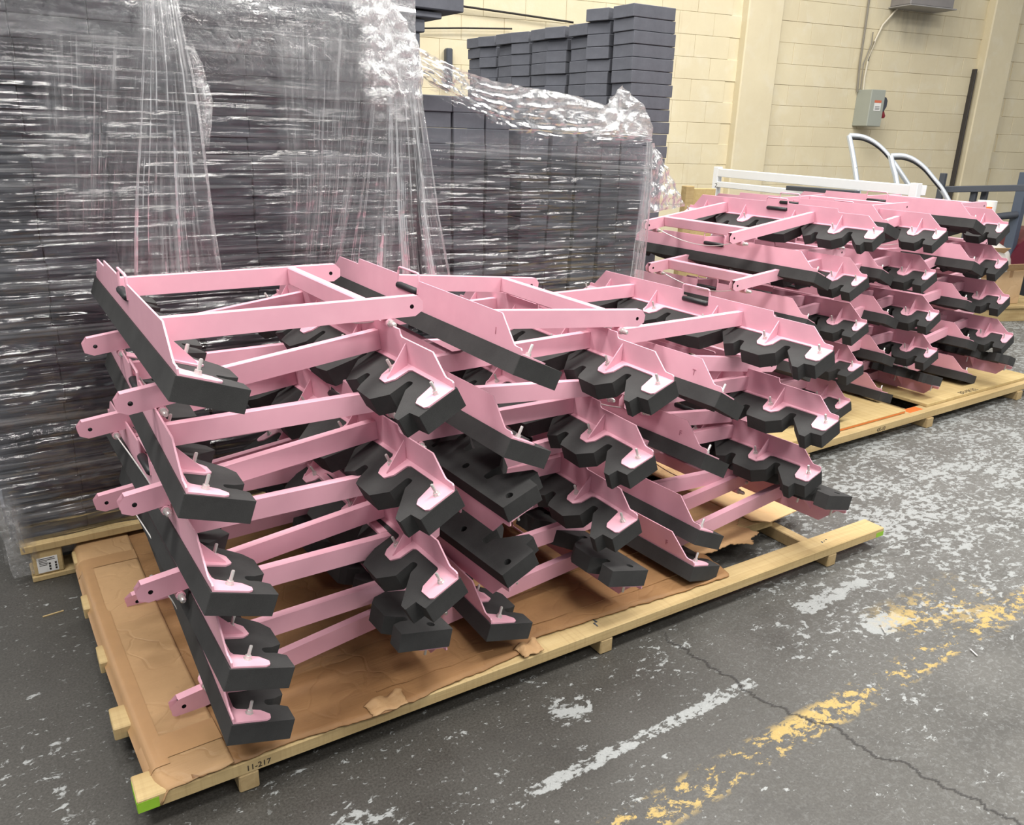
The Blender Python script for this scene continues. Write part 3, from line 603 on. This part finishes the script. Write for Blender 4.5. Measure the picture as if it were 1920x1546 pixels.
o = obj('foam_stack_core', box_mesh('foam_stack_core', (.2, 3.53, .02), (at_y(786, 90, 3.53).x, 3.9, at_y(786, 90, 3.53).z), .004, BLOCK)); tag(o, 'charcoal foam stack hidden behind the tall wrapped stack', 'foam stack')
# pallets below the wrapped stacks
def small_pallet(x0, x1, y0, label, blocks):
    p = empty('pallet', (x0, y0, 0)); tag(p, label, 'pallet', 'pallets under the wrapped foam')
    for v in (0, .16, .33, .45): obj('deck_board', box_mesh('deck_board', (0, 0, 0), (x1 - x0, .11, .028), .003, WOOD), None, p, (0, v, .110))
    for b0, b1 in blocks:
        o = obj('block', box_mesh('block', (0, 0, 0), (b1 - b0, .12, .088), .004, WOOD), None, p, (b0 - x0, .005, .0205)); obj('block', o.data, None, p, (b0 - x0, .40, .0205))
    for v in (0, .40): obj('bottom_board', box_mesh('bottom_board', (0, 0, 0), (x1 - x0, .12, .02), .003, WOOD), None, p, (.02, v, .0))
    return p
p3 = small_pallet(.028, 1.54, 2.895, 'small wooden pallet with paper label under the tall wrapped stack', ((.056, .147), (.72, .83), (1.40, 1.5)))
lb = obj('paper_label', box_mesh('paper_label', (0, -.001, 0), (.062, 0, .056), 0, PAPER), None, p3, (.040, -.0002 + .005, .028)); tag(lb, 'white paper label with printed lines')
for k in range(5): obj('printed_line', box_mesh('printed_line', (0, -.0006, 0), (R.uniform(.02, .05), 0, .002), 0, INK), None, lb, (.006, -.001, .050 - .006 * k))
for k in range(3):
    for q in (.034, .052): obj('printed_line', box_mesh('printed_line', (0, -.0006, 0), (.006, 0, .007), 0, INK), None, lb, (q, -.001, .006 + .010 * k))
small_pallet(1.575, 2.74, 2.93, 'small wooden pallet under the lower wrapped stack', ((1.6, 1.7), (2.1, 2.2), (2.6, 2.7)))

# ---------------------------------------------------------------- stretch film
def mat_film(name, haze, gloss, bump, rough, uvscale, tint=(.80, .81, .82, 1)):
    """thin stretched polythene: clear with glossy ridges along its pull and milky where it is gathered; 'gather' is stored on the mesh"""
    b = N(name)
    uv = b.n('ShaderNodeUVMap', uv_map='film').outputs[0]
    at = b.n('ShaderNodeAttribute', attribute_name='gather').outputs['Fac']; ed = b.n('ShaderNodeAttribute', attribute_name='cover').outputs['Fac']
    mp = lambda sc, lo=(0, 0, 0): b.n('ShaderNodeMapping', {'Vector': uv, 'Scale': sc, 'Location': lo}).outputs[0]
    a, c = uvscale
    s1 = b.noise(mp((a, c, 1)), 1.0, 5, 0.6, 0.3); s2 = b.noise(mp((a * 2.6, c * 2.2, 1), (3, 1, 0)), 1.0, 4, 0.6); s3 = b.noise(mp((a * .5, c * .3, 1), (7, 2, 0)), 1.0, 3)
    blot = b.noise(b.world((3.2, 3.2, 3.2), (1, 4, 2)), 1.0, 4, 0.6); cr = b.noise(b.world((34, 34, 34)), 1.0, 5, 0.62, 1.2)
    gath = b.m2('MULTIPLY', at, b.ramp(blot, 0.35, 0.6, 0.55, 1.0))
    h = b.m2('ADD', b.m2('MULTIPLY', s1, 0.7), b.m2('ADD', b.m2('MULTIPLY', s2, 0.3), b.m2('MULTIPLY', b.m2('MULTIPLY', cr, gath), 1.2)))
    ridge = b.noise(mp((a * 1.6, c * .8, 1), (2, 9, 0)), 1.0, 1.2, 0.5, 0.2)
    h = b.m2('ADD', b.m2('MULTIPLY', ridge, b.ramp(b.noise(b.world((2.6, 2.6, 5.5), (6, 3, 1)), 1.0, 3, 0.6), 0.40, 0.62, 0.22, 0.95)), b.m2('ADD', b.m2('MULTIPLY', s1, 0.12), b.m2('MULTIPLY', b.m2('MULTIPLY', cr, gath), 1.2)))
    nrm = b.bump(h, 1.0, bump)
    gl = b.n('ShaderNodeBsdfGlossy', {'Color': (1, 1, 1, 1), 'Roughness': rough, 'Normal': nrm}); tr = b.n('ShaderNodeBsdfTransparent', {'Color': (.98, .98, .98, 1)})
    fr = b.n('ShaderNodeFresnel', {'IOR': 1.42, 'Normal': nrm}).outputs[0]
    g = b.m2('MULTIPLY', b.m2('MULTIPLY', fr, gloss, True), ed)
    m1 = b.n('ShaderNodeMixShader', {0: g, 1: tr.outputs[0], 2: gl.outputs[0]})
    df = b.n('ShaderNodeBsdfDiffuse', {'Color': tint}); tl = b.n('ShaderNodeBsdfTranslucent', {'Color': tint}); dd = b.n('ShaderNodeMixShader', {0: .4, 1: df.outputs[0], 2: tl.outputs[0]})
    st = b.m2('MAXIMUM', b.ramp(s1, .50, .68), b.m2('MULTIPLY', b.ramp(s2, .55, .68), .7)); st = b.m2('MULTIPLY', st, b.ramp(s3, .38, .6, .25, 1))
    hz = b.m2('ADD', haze[0], b.m2('MULTIPLY', st, haze[1] - haze[0])); hz = b.m2('ADD', hz, b.m2('MULTIPLY', gath, b.ramp(cr, .35, .62, .04, .30)))
    m2 = b.n('ShaderNodeMixShader', {0: b.m2('MULTIPLY', hz, ed), 1: m1.outputs[0], 2: dd.outputs[0]})
    b.t.links.new(m2.outputs[0], b.out.inputs[0]); return b.m
FILM_H = mat_film('stretch_film', (.004, .34), 2.6, .040, .10, (1.3, 50))          # u along the stack, v up: ridges run level
FILM_V = mat_film('loose_film_folds', (.05, .60), 2.5, .010, .2, (26, 1.6))
FILM_C = mat_film('crumpled_film', (.05, .30), 3.2, .016, .15, (6, 9))
def nz(x, y, z): return noise.noise((x, y, z))
def pl(o, par):
    o.parent = par; o.matrix_parent_inverse = Matrix.Translation(-Vector(par.location)); return o
def film(name, par, nu, nv, fn, mat, gather=lambda u, v: 0.0, cover=lambda u, v: 1.0, uvs=(1, 1)):
    me = grid_mesh(name, nu, nv, fn, mat)
    ga = me.attributes.new('gather', 'FLOAT', 'POINT'); co = me.attributes.new('cover', 'FLOAT', 'POINT')
    n = nu + 1
    ga.data.foreach_set('value', [gather((i % n) / nu, (i // n) / nv) for i in range(n * (nv + 1))])
    co.data.foreach_set('value', [cover((i % n) / nu, (i // n) / nv) for i in range(n * (nv + 1))])
    lay = me.uv_layers.new(name='film')
    vi = [0] * len(me.loops); me.loops.foreach_get('vertex_index', vi); fl = []
    for k in vi: fl += [(k % n) / nu * uvs[0], (k // n) / nv * uvs[1]]
    lay.data.foreach_set('uv', fl)
    return pl(obj(name, me), par)
f1 = empty('stretch_film', (.75, 2.9, .1)); tag(f1, 'clear stretch film wrapped round the tall foam stack with loose hanging folds', 'plastic film', 'stretch film on the foam stacks')
def sheet1(u, v):
    x = -.02 + 1.555 * u; z = .075 + 1.92 * v; t = sm(z, 1.62, 1.85)
    y = 2.927 - .007 * nz(x * 3, z * 12, 0) - .003 * nz(x * 4, z * 50, 3) - .016 * t * nz(x * 7, z * 20, 7) - .02 * sm(v, .12, 0) * nz(x * 8, 1, 1)
    return (x, y, z)
film('film_sheet', f1, 120, 260, sheet1, FILM_H, lambda u, v: max(sm(v + .05 * nz(u * 6, 0, 3) + .03 * nz(u * 17, 2, 3), .79, .90) * (.65 + .35 * sm(u, .1, .8)), .5 * sm(v, .03, 0) , .35 * sm(u, .62, .8) * sm(v, .72, .85)), uvs=(1.55, 1.92))
def corner1(u, v):                          # gathered film at the lower left corner of the stack
    z = .03 + .38 * v; x = -.05 + .10 * u + .05 * (1 - v); return (x + .01 * nz(u * 5, z * 9, 2), 2.905 - .02 * abs(nz(u * 7, z * 12, 5)), z)
film('film_gather', f1, 20, 40, corner1, FILM_C, lambda u, v: .8, lambda u, v: sm(v, 1, .6) * sm(u, 1, .5))
def curtain(left, right, Y, amp, seed, sway=.0, nf=8):
    """film hanging in folds between two border lines that fan out from a pinched top"""
    def edge(poly, v):
        py = poly[0][1] + (poly[-1][1] - poly[0][1]) * v
        for (ax, ay), (bx, by) in zip(poly, poly[1:]):
            if py <= by + 1e-6: return (ax + (bx - ax) * (py - ay) / (by - ay), py)
        return poly[-1]
    def fn(u, v):
        a, b = edge(left, v), edge(right, v); y0 = Y - sway * v
        pa, pb = at_y(a[0], a[1], y0), at_y(b[0], b[1], y0); p = pa.lerp(pb, u)
        fold = nz(u * nf, seed, v * .9) + .45 * nz(u * nf * 2.6, seed + 5, v * 1.6)
        p.y += amp * fold * (.35 + .65 * v) + .003 * nz(p.x * 30, p.z * 30, seed); return p
    return fn
soft = lambda u, v: sm(u, 0, .3) * sm(u, 1, .75) * sm(v, 0, .2) * sm(v, 1, .7)
left_soft = lambda u, v: .35 + .65 * sm(u, 0, .5)
film('film_drape', f1, 120, 60, curtain([(250, -20), (246, 60), (226, 200), (205, 350), (190, 520)], [(330, -20), (346, 60), (364, 140), (377, 220), (388, 310), (403, 430), (418, 520)], 2.875, .020, 3, .03, 7), FILM_V, lambda u, v: .5 * sm(v, .45, 0) + .6 * sm(u, .93, 1), lambda u, v: sm(u, 0, .35) * 1.0, (.8, 1))
film('film_drape', f1, 120, 60, curtain([(20, 30), (40, 200), (60, 330), (70, 480)], [(290, 30), (275, 200), (260, 330), (250, 480)], 2.895, .008, 13, .005, 8), FILM_V, lambda u, v: .3 * sm(v, .5, 0), lambda u, v: .75 * soft(u, v))
film('film_drape', f1, 140, 70, curtain([(672, -10), (680, 60), (676, 200), (650, 350), (610, 530)], [(720, -10), (785, 80), (790, 180), (808, 300), (822, 400), (848, 530)], 2.87, .024, 8, .04, 8), FILM_V, lambda u, v: .9 * sm(v, .5, .05) + .5 * sm(u, .95, 1), left_soft, (1.1, 1))
film('film_drape', f1, 90, 70, curtain([(505, 20), (515, 200), (528, 350), (525, 520)], [(690, 20), (676, 200), (660, 350), (640, 520)], 2.89, .006, 21, .01, 7), FILM_V, lambda u, v: .5 * sm(v, .35, 0), lambda u, v: .8 * sm(u, 0, .12) * sm(v, 1, .8) * sm(v, 0, .15))
def crump(left, right, Y, amp, seed):
    c = curtain(left, right, Y, .004, seed)
    def fn(u, v):
        p = c(u, v); p.y -= amp * abs(nz(p.x * 11, p.z * 11, seed)) + amp * .5 * nz(p.x * 30, p.z * 30, seed + 2); return p
    return fn
film('film_crumple', f1, 80, 80, crump([(640, -20), (668, 60), (660, 120), (690, 260)], [(715, -20), (778, 70), (790, 110), (792, 260)], 2.86, .03, 6), FILM_C, lambda u, v: 1.0, lambda u, v: sm(u, 0, .3) * sm(v, 1, .55))
film('film_crumple', f1, 30, 40, crump([(342, 60), (360, 130), (372, 220), (384, 300)], [(352, 60), (382, 130), (399, 190), (390, 300)], 2.868, .012, 26), FILM_C, lambda u, v: .7, lambda u, v: sm(u, 0, .4) * sm(v, 1, .7) * sm(v, 0, .2))
f2 = empty('stretch_film', (2.15, 2.9, .1)); tag(f2, 'clear stretch film slung over the lower foam stack with a twisted upper edge', 'plastic film', 'stretch film on the foam stacks')
def sheet2(u, v):
    x = 1.555 + 1.2 * u; top = 1.52 - .04 * u; z = .08 + (top - .08) * v
    return (x, 2.927 - .006 * nz(x * 4, z * 12, 10) - .003 * nz(x * 5, z * 50, 13), z)
film('film_sheet', f2, 110, 200, sheet2, FILM_H, lambda u, v: .5 * sm(v + .06 * nz(u * 5, 1, 1), .9, 1) * sm(u, 0, .3), lambda u, v: sm(v, 1, .93) * (1 - .5 * sm(u, .3, 0) * sm(v, .8, .95)), (1.2, 1.44))
def band(u, v):
    t = at_y(785 + 437 * u, 90 + 152 * u + 14 * math.sin(u * 6.28), 2.895); b = at_y(785 + 437 * u, 160 + 108 * u + 52 * math.sin(u * 3.14), 2.91)
    return t.lerp(b, v) + Vector((0, -.02 * abs(nz(u * 16, v * 5 + u * 4, 3)) - .014 * nz(u * 6, v * 12 + u * 5, 5), .004 * nz(u * 30, v * 9, 1)))
film('film_band', f2, 130, 40, band, FILM_C, lambda u, v: .9 * sm(v, .8, .0) * (.4 + .6 * sm(u, .1, .5)), lambda u, v: sm(v, 1, .6), (3, 1))
film('film_crumple', f2, 40, 40, crump([(1118, 215), (1110, 240), (1100, 262)], [(1165, 160), (1205, 200), (1224, 262)], 2.88, .05, 15), FILM_C, lambda u, v: .9, lambda u, v: sm(v, 1, .7) * sm(u, 0, .2))
film('film_drape', f2, 40, 60, curtain([(1212, 262), (1205, 350), (1192, 450), (1180, 530)], [(1224, 270), (1222, 350), (1215, 450), (1206, 530)], 2.88, .016, 31, .02, 4), FILM_V, lambda u, v: .3, uvs=(.35, 1))
film('film_tail', f2, 40, 40, crump([(1220, 268), (1218, 330), (1214, 400)], [(1226, 268), (1258, 330), (1282, 386)], 3.0, .03, 17), FILM_C, lambda u, v: .5)

# ---------------------------------------------------------------- things on and near the back wall
def wall_obj(name, me, label, cat): o = obj(name, me); o.matrix_world = WALL_M; tag(o, label, cat); return o
a, b = at_wall(1594, 236), at_wall(1622, 171)
sw = empty('disconnect_switch'); sw.matrix_world = WALL_M @ Matrix.Translation((a.x + .02, 0, a.z)); tag(sw, 'grey electrical disconnect box with red handle on the back wall', 'electrical box')
obj('enclosure', box_mesh('enclosure', (0, -.22, 0), (.20, .0, .375), .006, GREYM), None, sw)
obj('warning_label', box_mesh('warning_label', (.06, -.222, .16), (.155, -.2205, .24), 0, PAPER), None, sw)
tag(obj('warning_label', box_mesh('warning_label', (.06, -.222, .242), (.155, -.2205, .268), 0, mat_plain('label_orange', srgb(205, 110, 80), .6)), None, sw), 'orange label header')
for k in range(3): obj('printed_line', box_mesh('printed_line', (.075, -.2228, .175 + .013 * k), (.14, -.222, .180 + .013 * k), 0, INK), None, sw)
bm = bmesh.new(); add_prism(bm, [(.20, .15), (.235, .165), (.262, .21), (.262, .27), (.24, .30), (.20, .31)], -.20, -.10, lambda x, z, y: Vector((x, y, z))); obj('handle_guard', finish(bm, 'handle_guard', DARKM), None, sw)
bm = bmesh.new(); add_tube(bm, [(.225, -.17, .2), (.242, -.17, .15), (.252, -.17, .11), (.254, -.17, .09)], [.014, .022, .032, .022], 10); tag(obj('lever', finish(bm, 'lever', mat_plain('red_handle', srgb(130, 38, 46), .4), 40), None, sw), 'red lever')
def tube_obj(name, pts, r, mat, label, cat):
    bm = bmesh.new(); add_tube(bm, pts, r, 8); o = obj(name, finish(bm, name, mat, 60)); tag(o, label, cat); return o
wp = lambda px, py, off=.03: WALL_M @ at_wall(px, py, off)
CONDUIT = mat_plain('conduit_grey', srgb(136, 130, 118), .45)
tube_obj('conduit', [wp(1607, 172), wp(1612, 120), wp(1621, 60), wp(1631, -10)], .011, CONDUIT, 'straight grey conduit rising from the disconnect box', 'conduit')
tube_obj('conduit', [wp(1613, 172), wp(1619, 120), wp(1634, 82), wp(1637, 60)], .006, CONDUIT, 'thin grey conduit between the straight one and the white cable', 'conduit')
tube_obj('cable', [wp(1618, 172), wp(1621, 145), wp(1627, 115), wp(1640, 78), wp(1655, 47), wp(1672, 28), wp(1686, 12), wp(1695, -12)], .010, mat_plain('cable_cream', srgb(214, 206, 186), .5), 'cream cable curving up from the disconnect box', 'cable')
a = at_wall(1668, 14, 0); wu = empty('wall_unit'); wu.matrix_world = WALL_M @ Matrix.Translation((a.x, 0, a.z)); tag(wu, 'sooty grey unit heater high on the back wall', 'heater')
obj('housing', box_mesh('housing', (0, -.28, .0), (.62, 0, .6), .01, mat_plain('sooty_grey', srgb(130, 126, 124), .5, 0, .5, .2, 8)), None, wu); obj('bottom_tray', box_mesh('bottom_tray', (-.02, -.31, -.012), (.64, .0, .0), .003, mat_plain('tray_grey', srgb(150, 148, 146), .5)), None, wu)
BLACKL = mat_plain('black_line', srgb(28, 24, 22), .6)
tube_obj('wire', [wp(862, 11, .05), wp(960, 25, .05), wp(1075, 42, .05)], .009, BLACKL, 'dark sloping wire on the wall above the bare foam stack', 'wire')
tube_obj('wire', [wp(785, 53, .05), wp(870, 52.5, .05), wp(960, 54, .05)], .007, BLACKL, 'thin level wire on the wall left of the bare foam stack', 'wire')
o = obj('wall_bracket', box_mesh('wall_bracket', (-.03, -.08, -.16), (.03, 0, .16), .01, DARKM)); o.matrix_world = WALL_M @ Matrix.Translation(at_wall(838, 128)); tag(o, 'dark vertical bracket on the wall left of the bare foam stack', 'bracket')

# white steel rack behind the rear pile
wr = empty('white_rack'); tag(wr, 'white painted steel rail frame behind the rear pile', 'rack')
def rbeam(name, p, q, wid, hgt, mat, par):
    p, q = Vector(p), Vector(q); d = q - p; L = d.length; me = box_mesh(name, (0, -wid / 2, -hgt / 2), (L, wid / 2, hgt / 2), .004, mat)
    me.transform(Matrix.Translation(p - Vector(par.location)) @ d.to_track_quat('X', 'Z').to_matrix().to_4x4()); return obj(name, me, None, par)
pl_, pr_ = at_d(1346, 323, 7.5), at_d(1716, 357, 5.72)
wr.location = (pl_.x, pl_.y, 0); bpy.context.view_layer.update()
def wbeam(name, p, q, w, h, mat=WHITEM): return rbeam(name, p, q, w, h, mat, wr)
wbeam('top_rail', pl_, pr_, .05, .070); wbeam('lower_rail', at_d(1347, 345, 7.5), at_d(1716, 384, 5.72), .05, .050)
for p in (pl_, pr_): wbeam('post', (p.x, p.y, 0.0), (p.x, p.y, p.z + .05), .06, .06)
wbeam('black_bar', at_d(1478, 352, 6.6), at_d(1608, 362, 6.05), .06, .035, DARKM)
wbeam('end_bracket', at_d(1716, 356, 5.75), at_d(1734, 357, 5.75), .05, .07)
mk = obj('marking', text_mesh('2', .055, INK), None, wr, at_d(1342, 351, 7.38) - Vector(wr.location), (math.pi / 2, 0, -.6))
CHR = mat_plain('bright_trim', srgb(214, 222, 230), .28, .55)
def arch(post, arc, dep, label):
    e = empty('window_frame_arch', at_d(post[-1][0], post[-1][1], dep)); tag(e, label, 'door frame', 'curved vehicle window frames')
    for nm, pts, r in (('post', post, .021), ('curved_rail', arc, .019)):
        P3 = [at_d(x, y, dep) for x, y in pts]
        if nm == 'post': dd_ = P3[-1] - P3[-2]; P3.append(P3[-1] + dd_ * (P3[-1].z / -dd_.z))
        o = tube_child(nm, P3, r, CHR, e)
        off = Vector((0, -.012, -.02)); tube_child('rubber_seal', [p + off for p in P3], r * .55, RUBBER, e) if nm == 'curved_rail' else None
def tube_child(name, pts, r, mat, par):
    # smooth the polyline
    q = []
    for i in range(len(pts) - 1):
        p0, p1, p2, p3 = pts[max(i - 1, 0)], pts[i], pts[i + 1], pts[min(i + 2, len(pts) - 1)]
        for k in range(5):
            t = k / 5; q.append(.5 * ((2 * p1) + (p2 - p0) * t + (2 * p0 - 5 * p1 + 4 * p2 - p3) * t * t + (3 * p1 - p0 - 3 * p2 + p3) * t ** 3))
    q.append(pts[-1]); bm = bmesh.new(); add_tube(bm, [p - Vector(par.location) for p in q], r, 8)
    return obj(name, finish(bm, name, mat, 60), None, par)
arch([(1592, 254), (1598, 285), (1603, 315), (1607, 345)], [(1592, 254), (1615, 256), (1636, 265), (1655, 280), (1672, 300), (1690, 326), (1706, 350)], 6.5, 'left curved chrome window frame standing on the white rail')
arch([(1670, 292), (1674, 312), (1679, 330), (1683, 352)], [(1670, 292), (1692, 292), (1712, 299), (1732, 314), (1750, 335), (1766, 355), (1780, 380)], 6.25, 'right curved chrome window frame beside the first')
# wooden crate and box at the left of the rack
cr = empty('wooden_crate', at_d(1285, 395, 6.6)); cr.location.z = 0; tag(cr, 'open wooden crate behind the rear pile beside the film tail', 'crate')
c0, c1 = at_d(1284, 352, 6.6), at_d(1346, 352, 6.6)
for k, (z0, z1) in enumerate(((0, .3), (.32, .62), (.64, .86), (.875, c0.z))):
    obj('side_board', box_mesh('side_board', (0, 0, z0), ((c1 - c0).length, .03, z1), .004, PLY), None, cr, (0, 0, 0), (0, 0, -.25))
obj('corner_post', box_mesh('corner_post', (-.04, -.03, 0), (.05, .03, c0.z + .02), .004, WOOD), None, cr)

# right edge: rail, lift truck, boxes
rl = empty('guard_rail', at_d(1765, 365, 7.6)); rl.location.z = 0; tag(rl, 'dark steel guard rail with posts at the right edge by the wall', 'railing')
ra, rb = at_d(1770, 355, 7.6), at_d(1925, 352, 7.3)
rbeam('rail', ra, rb, .06, .055, DARKM, rl)
for px in (1765, 1829, 1849):
    p = at_d(px, 350, 7.5); rbeam('post', (p.x, p.y, 0), (p.x, p.y, p.z + (.12 if px == 1765 else 0)), .05, .045, DARKM, rl)
tk = empty('lift_truck', at_d(1915, 470, 8.3)); tk.location.z = 0; tag(tk, 'dark red lift truck with blue-grey mast at the right edge', 'lift truck')
def hull(u, v):
    x = u * 1.3; z = .12 + .62 * v; return (x, 0, z)
bm = bmesh.new(); add_prism(bm, fillet([(-.28, .14), (-.30, .20), (-.12, .42), (.0, .60), (.16, .68), (1.3, .70), (1.3, .14)], .05), 0, .7, lambda x, z, y: Vector((x * .83 + y * .55, -x * .56 + y * .83, z))); obj('body', finish(bm, 'body', REDM, 40), None, tk)
for px, w in ((1912, .09),): 
    p = at_d(px, 380, 8.2); rbeam('mast_upright', (p.x, p.y, .1), (p.x, p.y, at_d(px, 322, 8.2).z), w, w, mat_plain('blue_grey_steel', srgb(78, 88, 104), .5), tk)
p, q = at_d(1862, 407, 8.2), at_d(1906, 402, 8.2); bm = bmesh.new(); add_tube(bm, [p - Vector(tk.location), q - Vector(tk.location)], .035, 12); obj('tilt_cylinder', finish(bm, 'tilt_cylinder', DARKM, 40), None, tk)
bm = bmesh.new(); add_tube(bm, [(-.15, -.12, .16), (-.05, -.02, .16)], .15, 16); obj('wheel', finish(bm, 'wheel', RUBBER, 40), None, tk)
CP = at_z(1874, 604, 0.0); bp = empty('pallet', (CP.x, CP.y, 0)); bp.rotation_euler.z = -.35; tag(bp, 'small wooden pallet with parcels at the right edge', 'pallet')
for k in range(5): obj('deck_board', box_mesh('deck_board', (0, 0, 0), (1.1, .14, .025), .003, WOOD), None, bp, (-.45, .17 * k, .12))
for v in (0, .68): obj('bearer', box_mesh('bearer', (0, 0, 0), (1.1, .10, .12), .004, WOOD), None, bp, (-.45, v + .02, 0))
PALEC = mat_card('parcel_cardboard', srgb(205, 175, 138), srgb(188, 155, 116))
def carton(loc, s, rz, label):
    e = empty('cardboard_carton', loc); e.rotation_euler.z = rz; tag(e, label, 'carton', 'cartons at the right edge')
    obj('box_body', box_mesh('box_body', (0, 0, 0), s, .004, PALEC), None, e); obj('tape_strip', box_mesh('tape_strip', (s[0] * .44, -.001, s[2] - .06), (s[0] * .56, s[1] + .001, s[2] + .001), 0, TAPE), None, e)
    f = box_mesh('flap', (0, 0, 0), (s[0], .003, .12), 0, PALEC); o = obj('flap', f, None, e, (0, -.003, s[2])); o.rotation_euler.x = .9
B0 = Matrix.Translation((CP.x, CP.y, .145)) @ Matrix.Rotation(-.35, 4, 'Z')
carton(B0 @ Vector((-.38, .12, 0)), (.34, .3, .24), -.35, 'lower tan carton on the small pallet behind the rear pile')
carton(B0 @ Vector((-.05, .08, 0)), (.32, .3, .30), -.25, 'open tan carton at the very right edge')
carton(B0 @ Vector((-.40, .16, .245)), (.38, .28, .19), -.45, 'upper tan carton on top of the lower one')
pb = B0 @ Vector((-.1, .3, .30))
def bagf(u, v):
    a = u * 2 * math.pi; h = v; r = .26 * math.sqrt(max(0, 1 - h ** 2.6))
    return (pb.x + r * math.cos(a) * 1.2 + .02 * nz(math.cos(a) * 2, math.sin(a) * 2, h * 4), pb.y + r * math.sin(a), pb.z + h * .26 + .012 * nz(a * 2, h * 8, 1))
o = obj('plastic_bag', grid_mesh('plastic_bag', 40, 20, bagf, mat_plain('milky_plastic', srgb(205, 200, 192), .3, 0, .5, .06, 12))); tag(o, 'milky plastic wrapped bundle above the cartons at the right edge', 'bag')
sp = empty('plastic_drum', at_d(1850, 384, 5.95)); ztop = sp.location.z; sp.location.z = 0; tag(sp, 'small white drum with orange lid behind the right rear pile', 'drum')
bm = bmesh.new(); add_tube(bm, [(0, 0, 0), (0, 0, ztop + .03)], .065, 16); obj('drum_body', finish(bm, 'drum_body', PAPER, 40), None, sp)
bm = bmesh.new(); add_tube(bm, [(-.085, -.03, ztop - .03), (-.085, -.03, ztop - .008)], .05, 16); obj('lid', finish(bm, 'lid', ORANGE, 40), None, sp)
bm = bmesh.new(); add_tube(bm, [(-.085, -.03, 0), (-.085, -.03, ztop - .03)], .045, 16); obj('drum_body', finish(bm, 'drum_body', PAPER, 40), None, sp)

# engraved letters on a few upright plates
for key, ch in (('E1', 'T'), ('E2', 'F'), ('E4', 'F'), ('C1', 'I'), ('F4f', 'F')):
    fr = FRAMES[key]; o = obj('stamped_letter', text_mesh(ch, .026, mat_plain('etched_' + key, srgb(176, 112, 128), .5)), None, fr, (1.135 - L0, -.0052, .028), (math.pi / 2, 0, 0))

for (px, py, rz, lab) in ((1657, 1181, .9, 'thin steel pin lying on the floor beside the white paint patch'), (1826, 1223, 1.1, 'thin steel pin lying on the floor near the yellow line')):
    p = at_z(px, py, .004); bm = bmesh.new(); add_tube(bm, [(-.017, 0, 0), (.017, 0, 0)], .0025, 8); o = obj('loose_pin', finish(bm, 'loose_pin', CHROME, 40), None, None, p, (0, 0, rz)); tag(o, lab, 'pin', 'loose pins on the floor')
p = at_z(100, 1150, .002); o = obj('wood_splinter', box_mesh('wood_splinter', (-.03, -.002, -.002), (.03, .002, .002), .0006, WOOD), None, None, p, (0, 0, .1)); tag(o, 'small pale wood splinter on the dark floor at left', 'splinter')
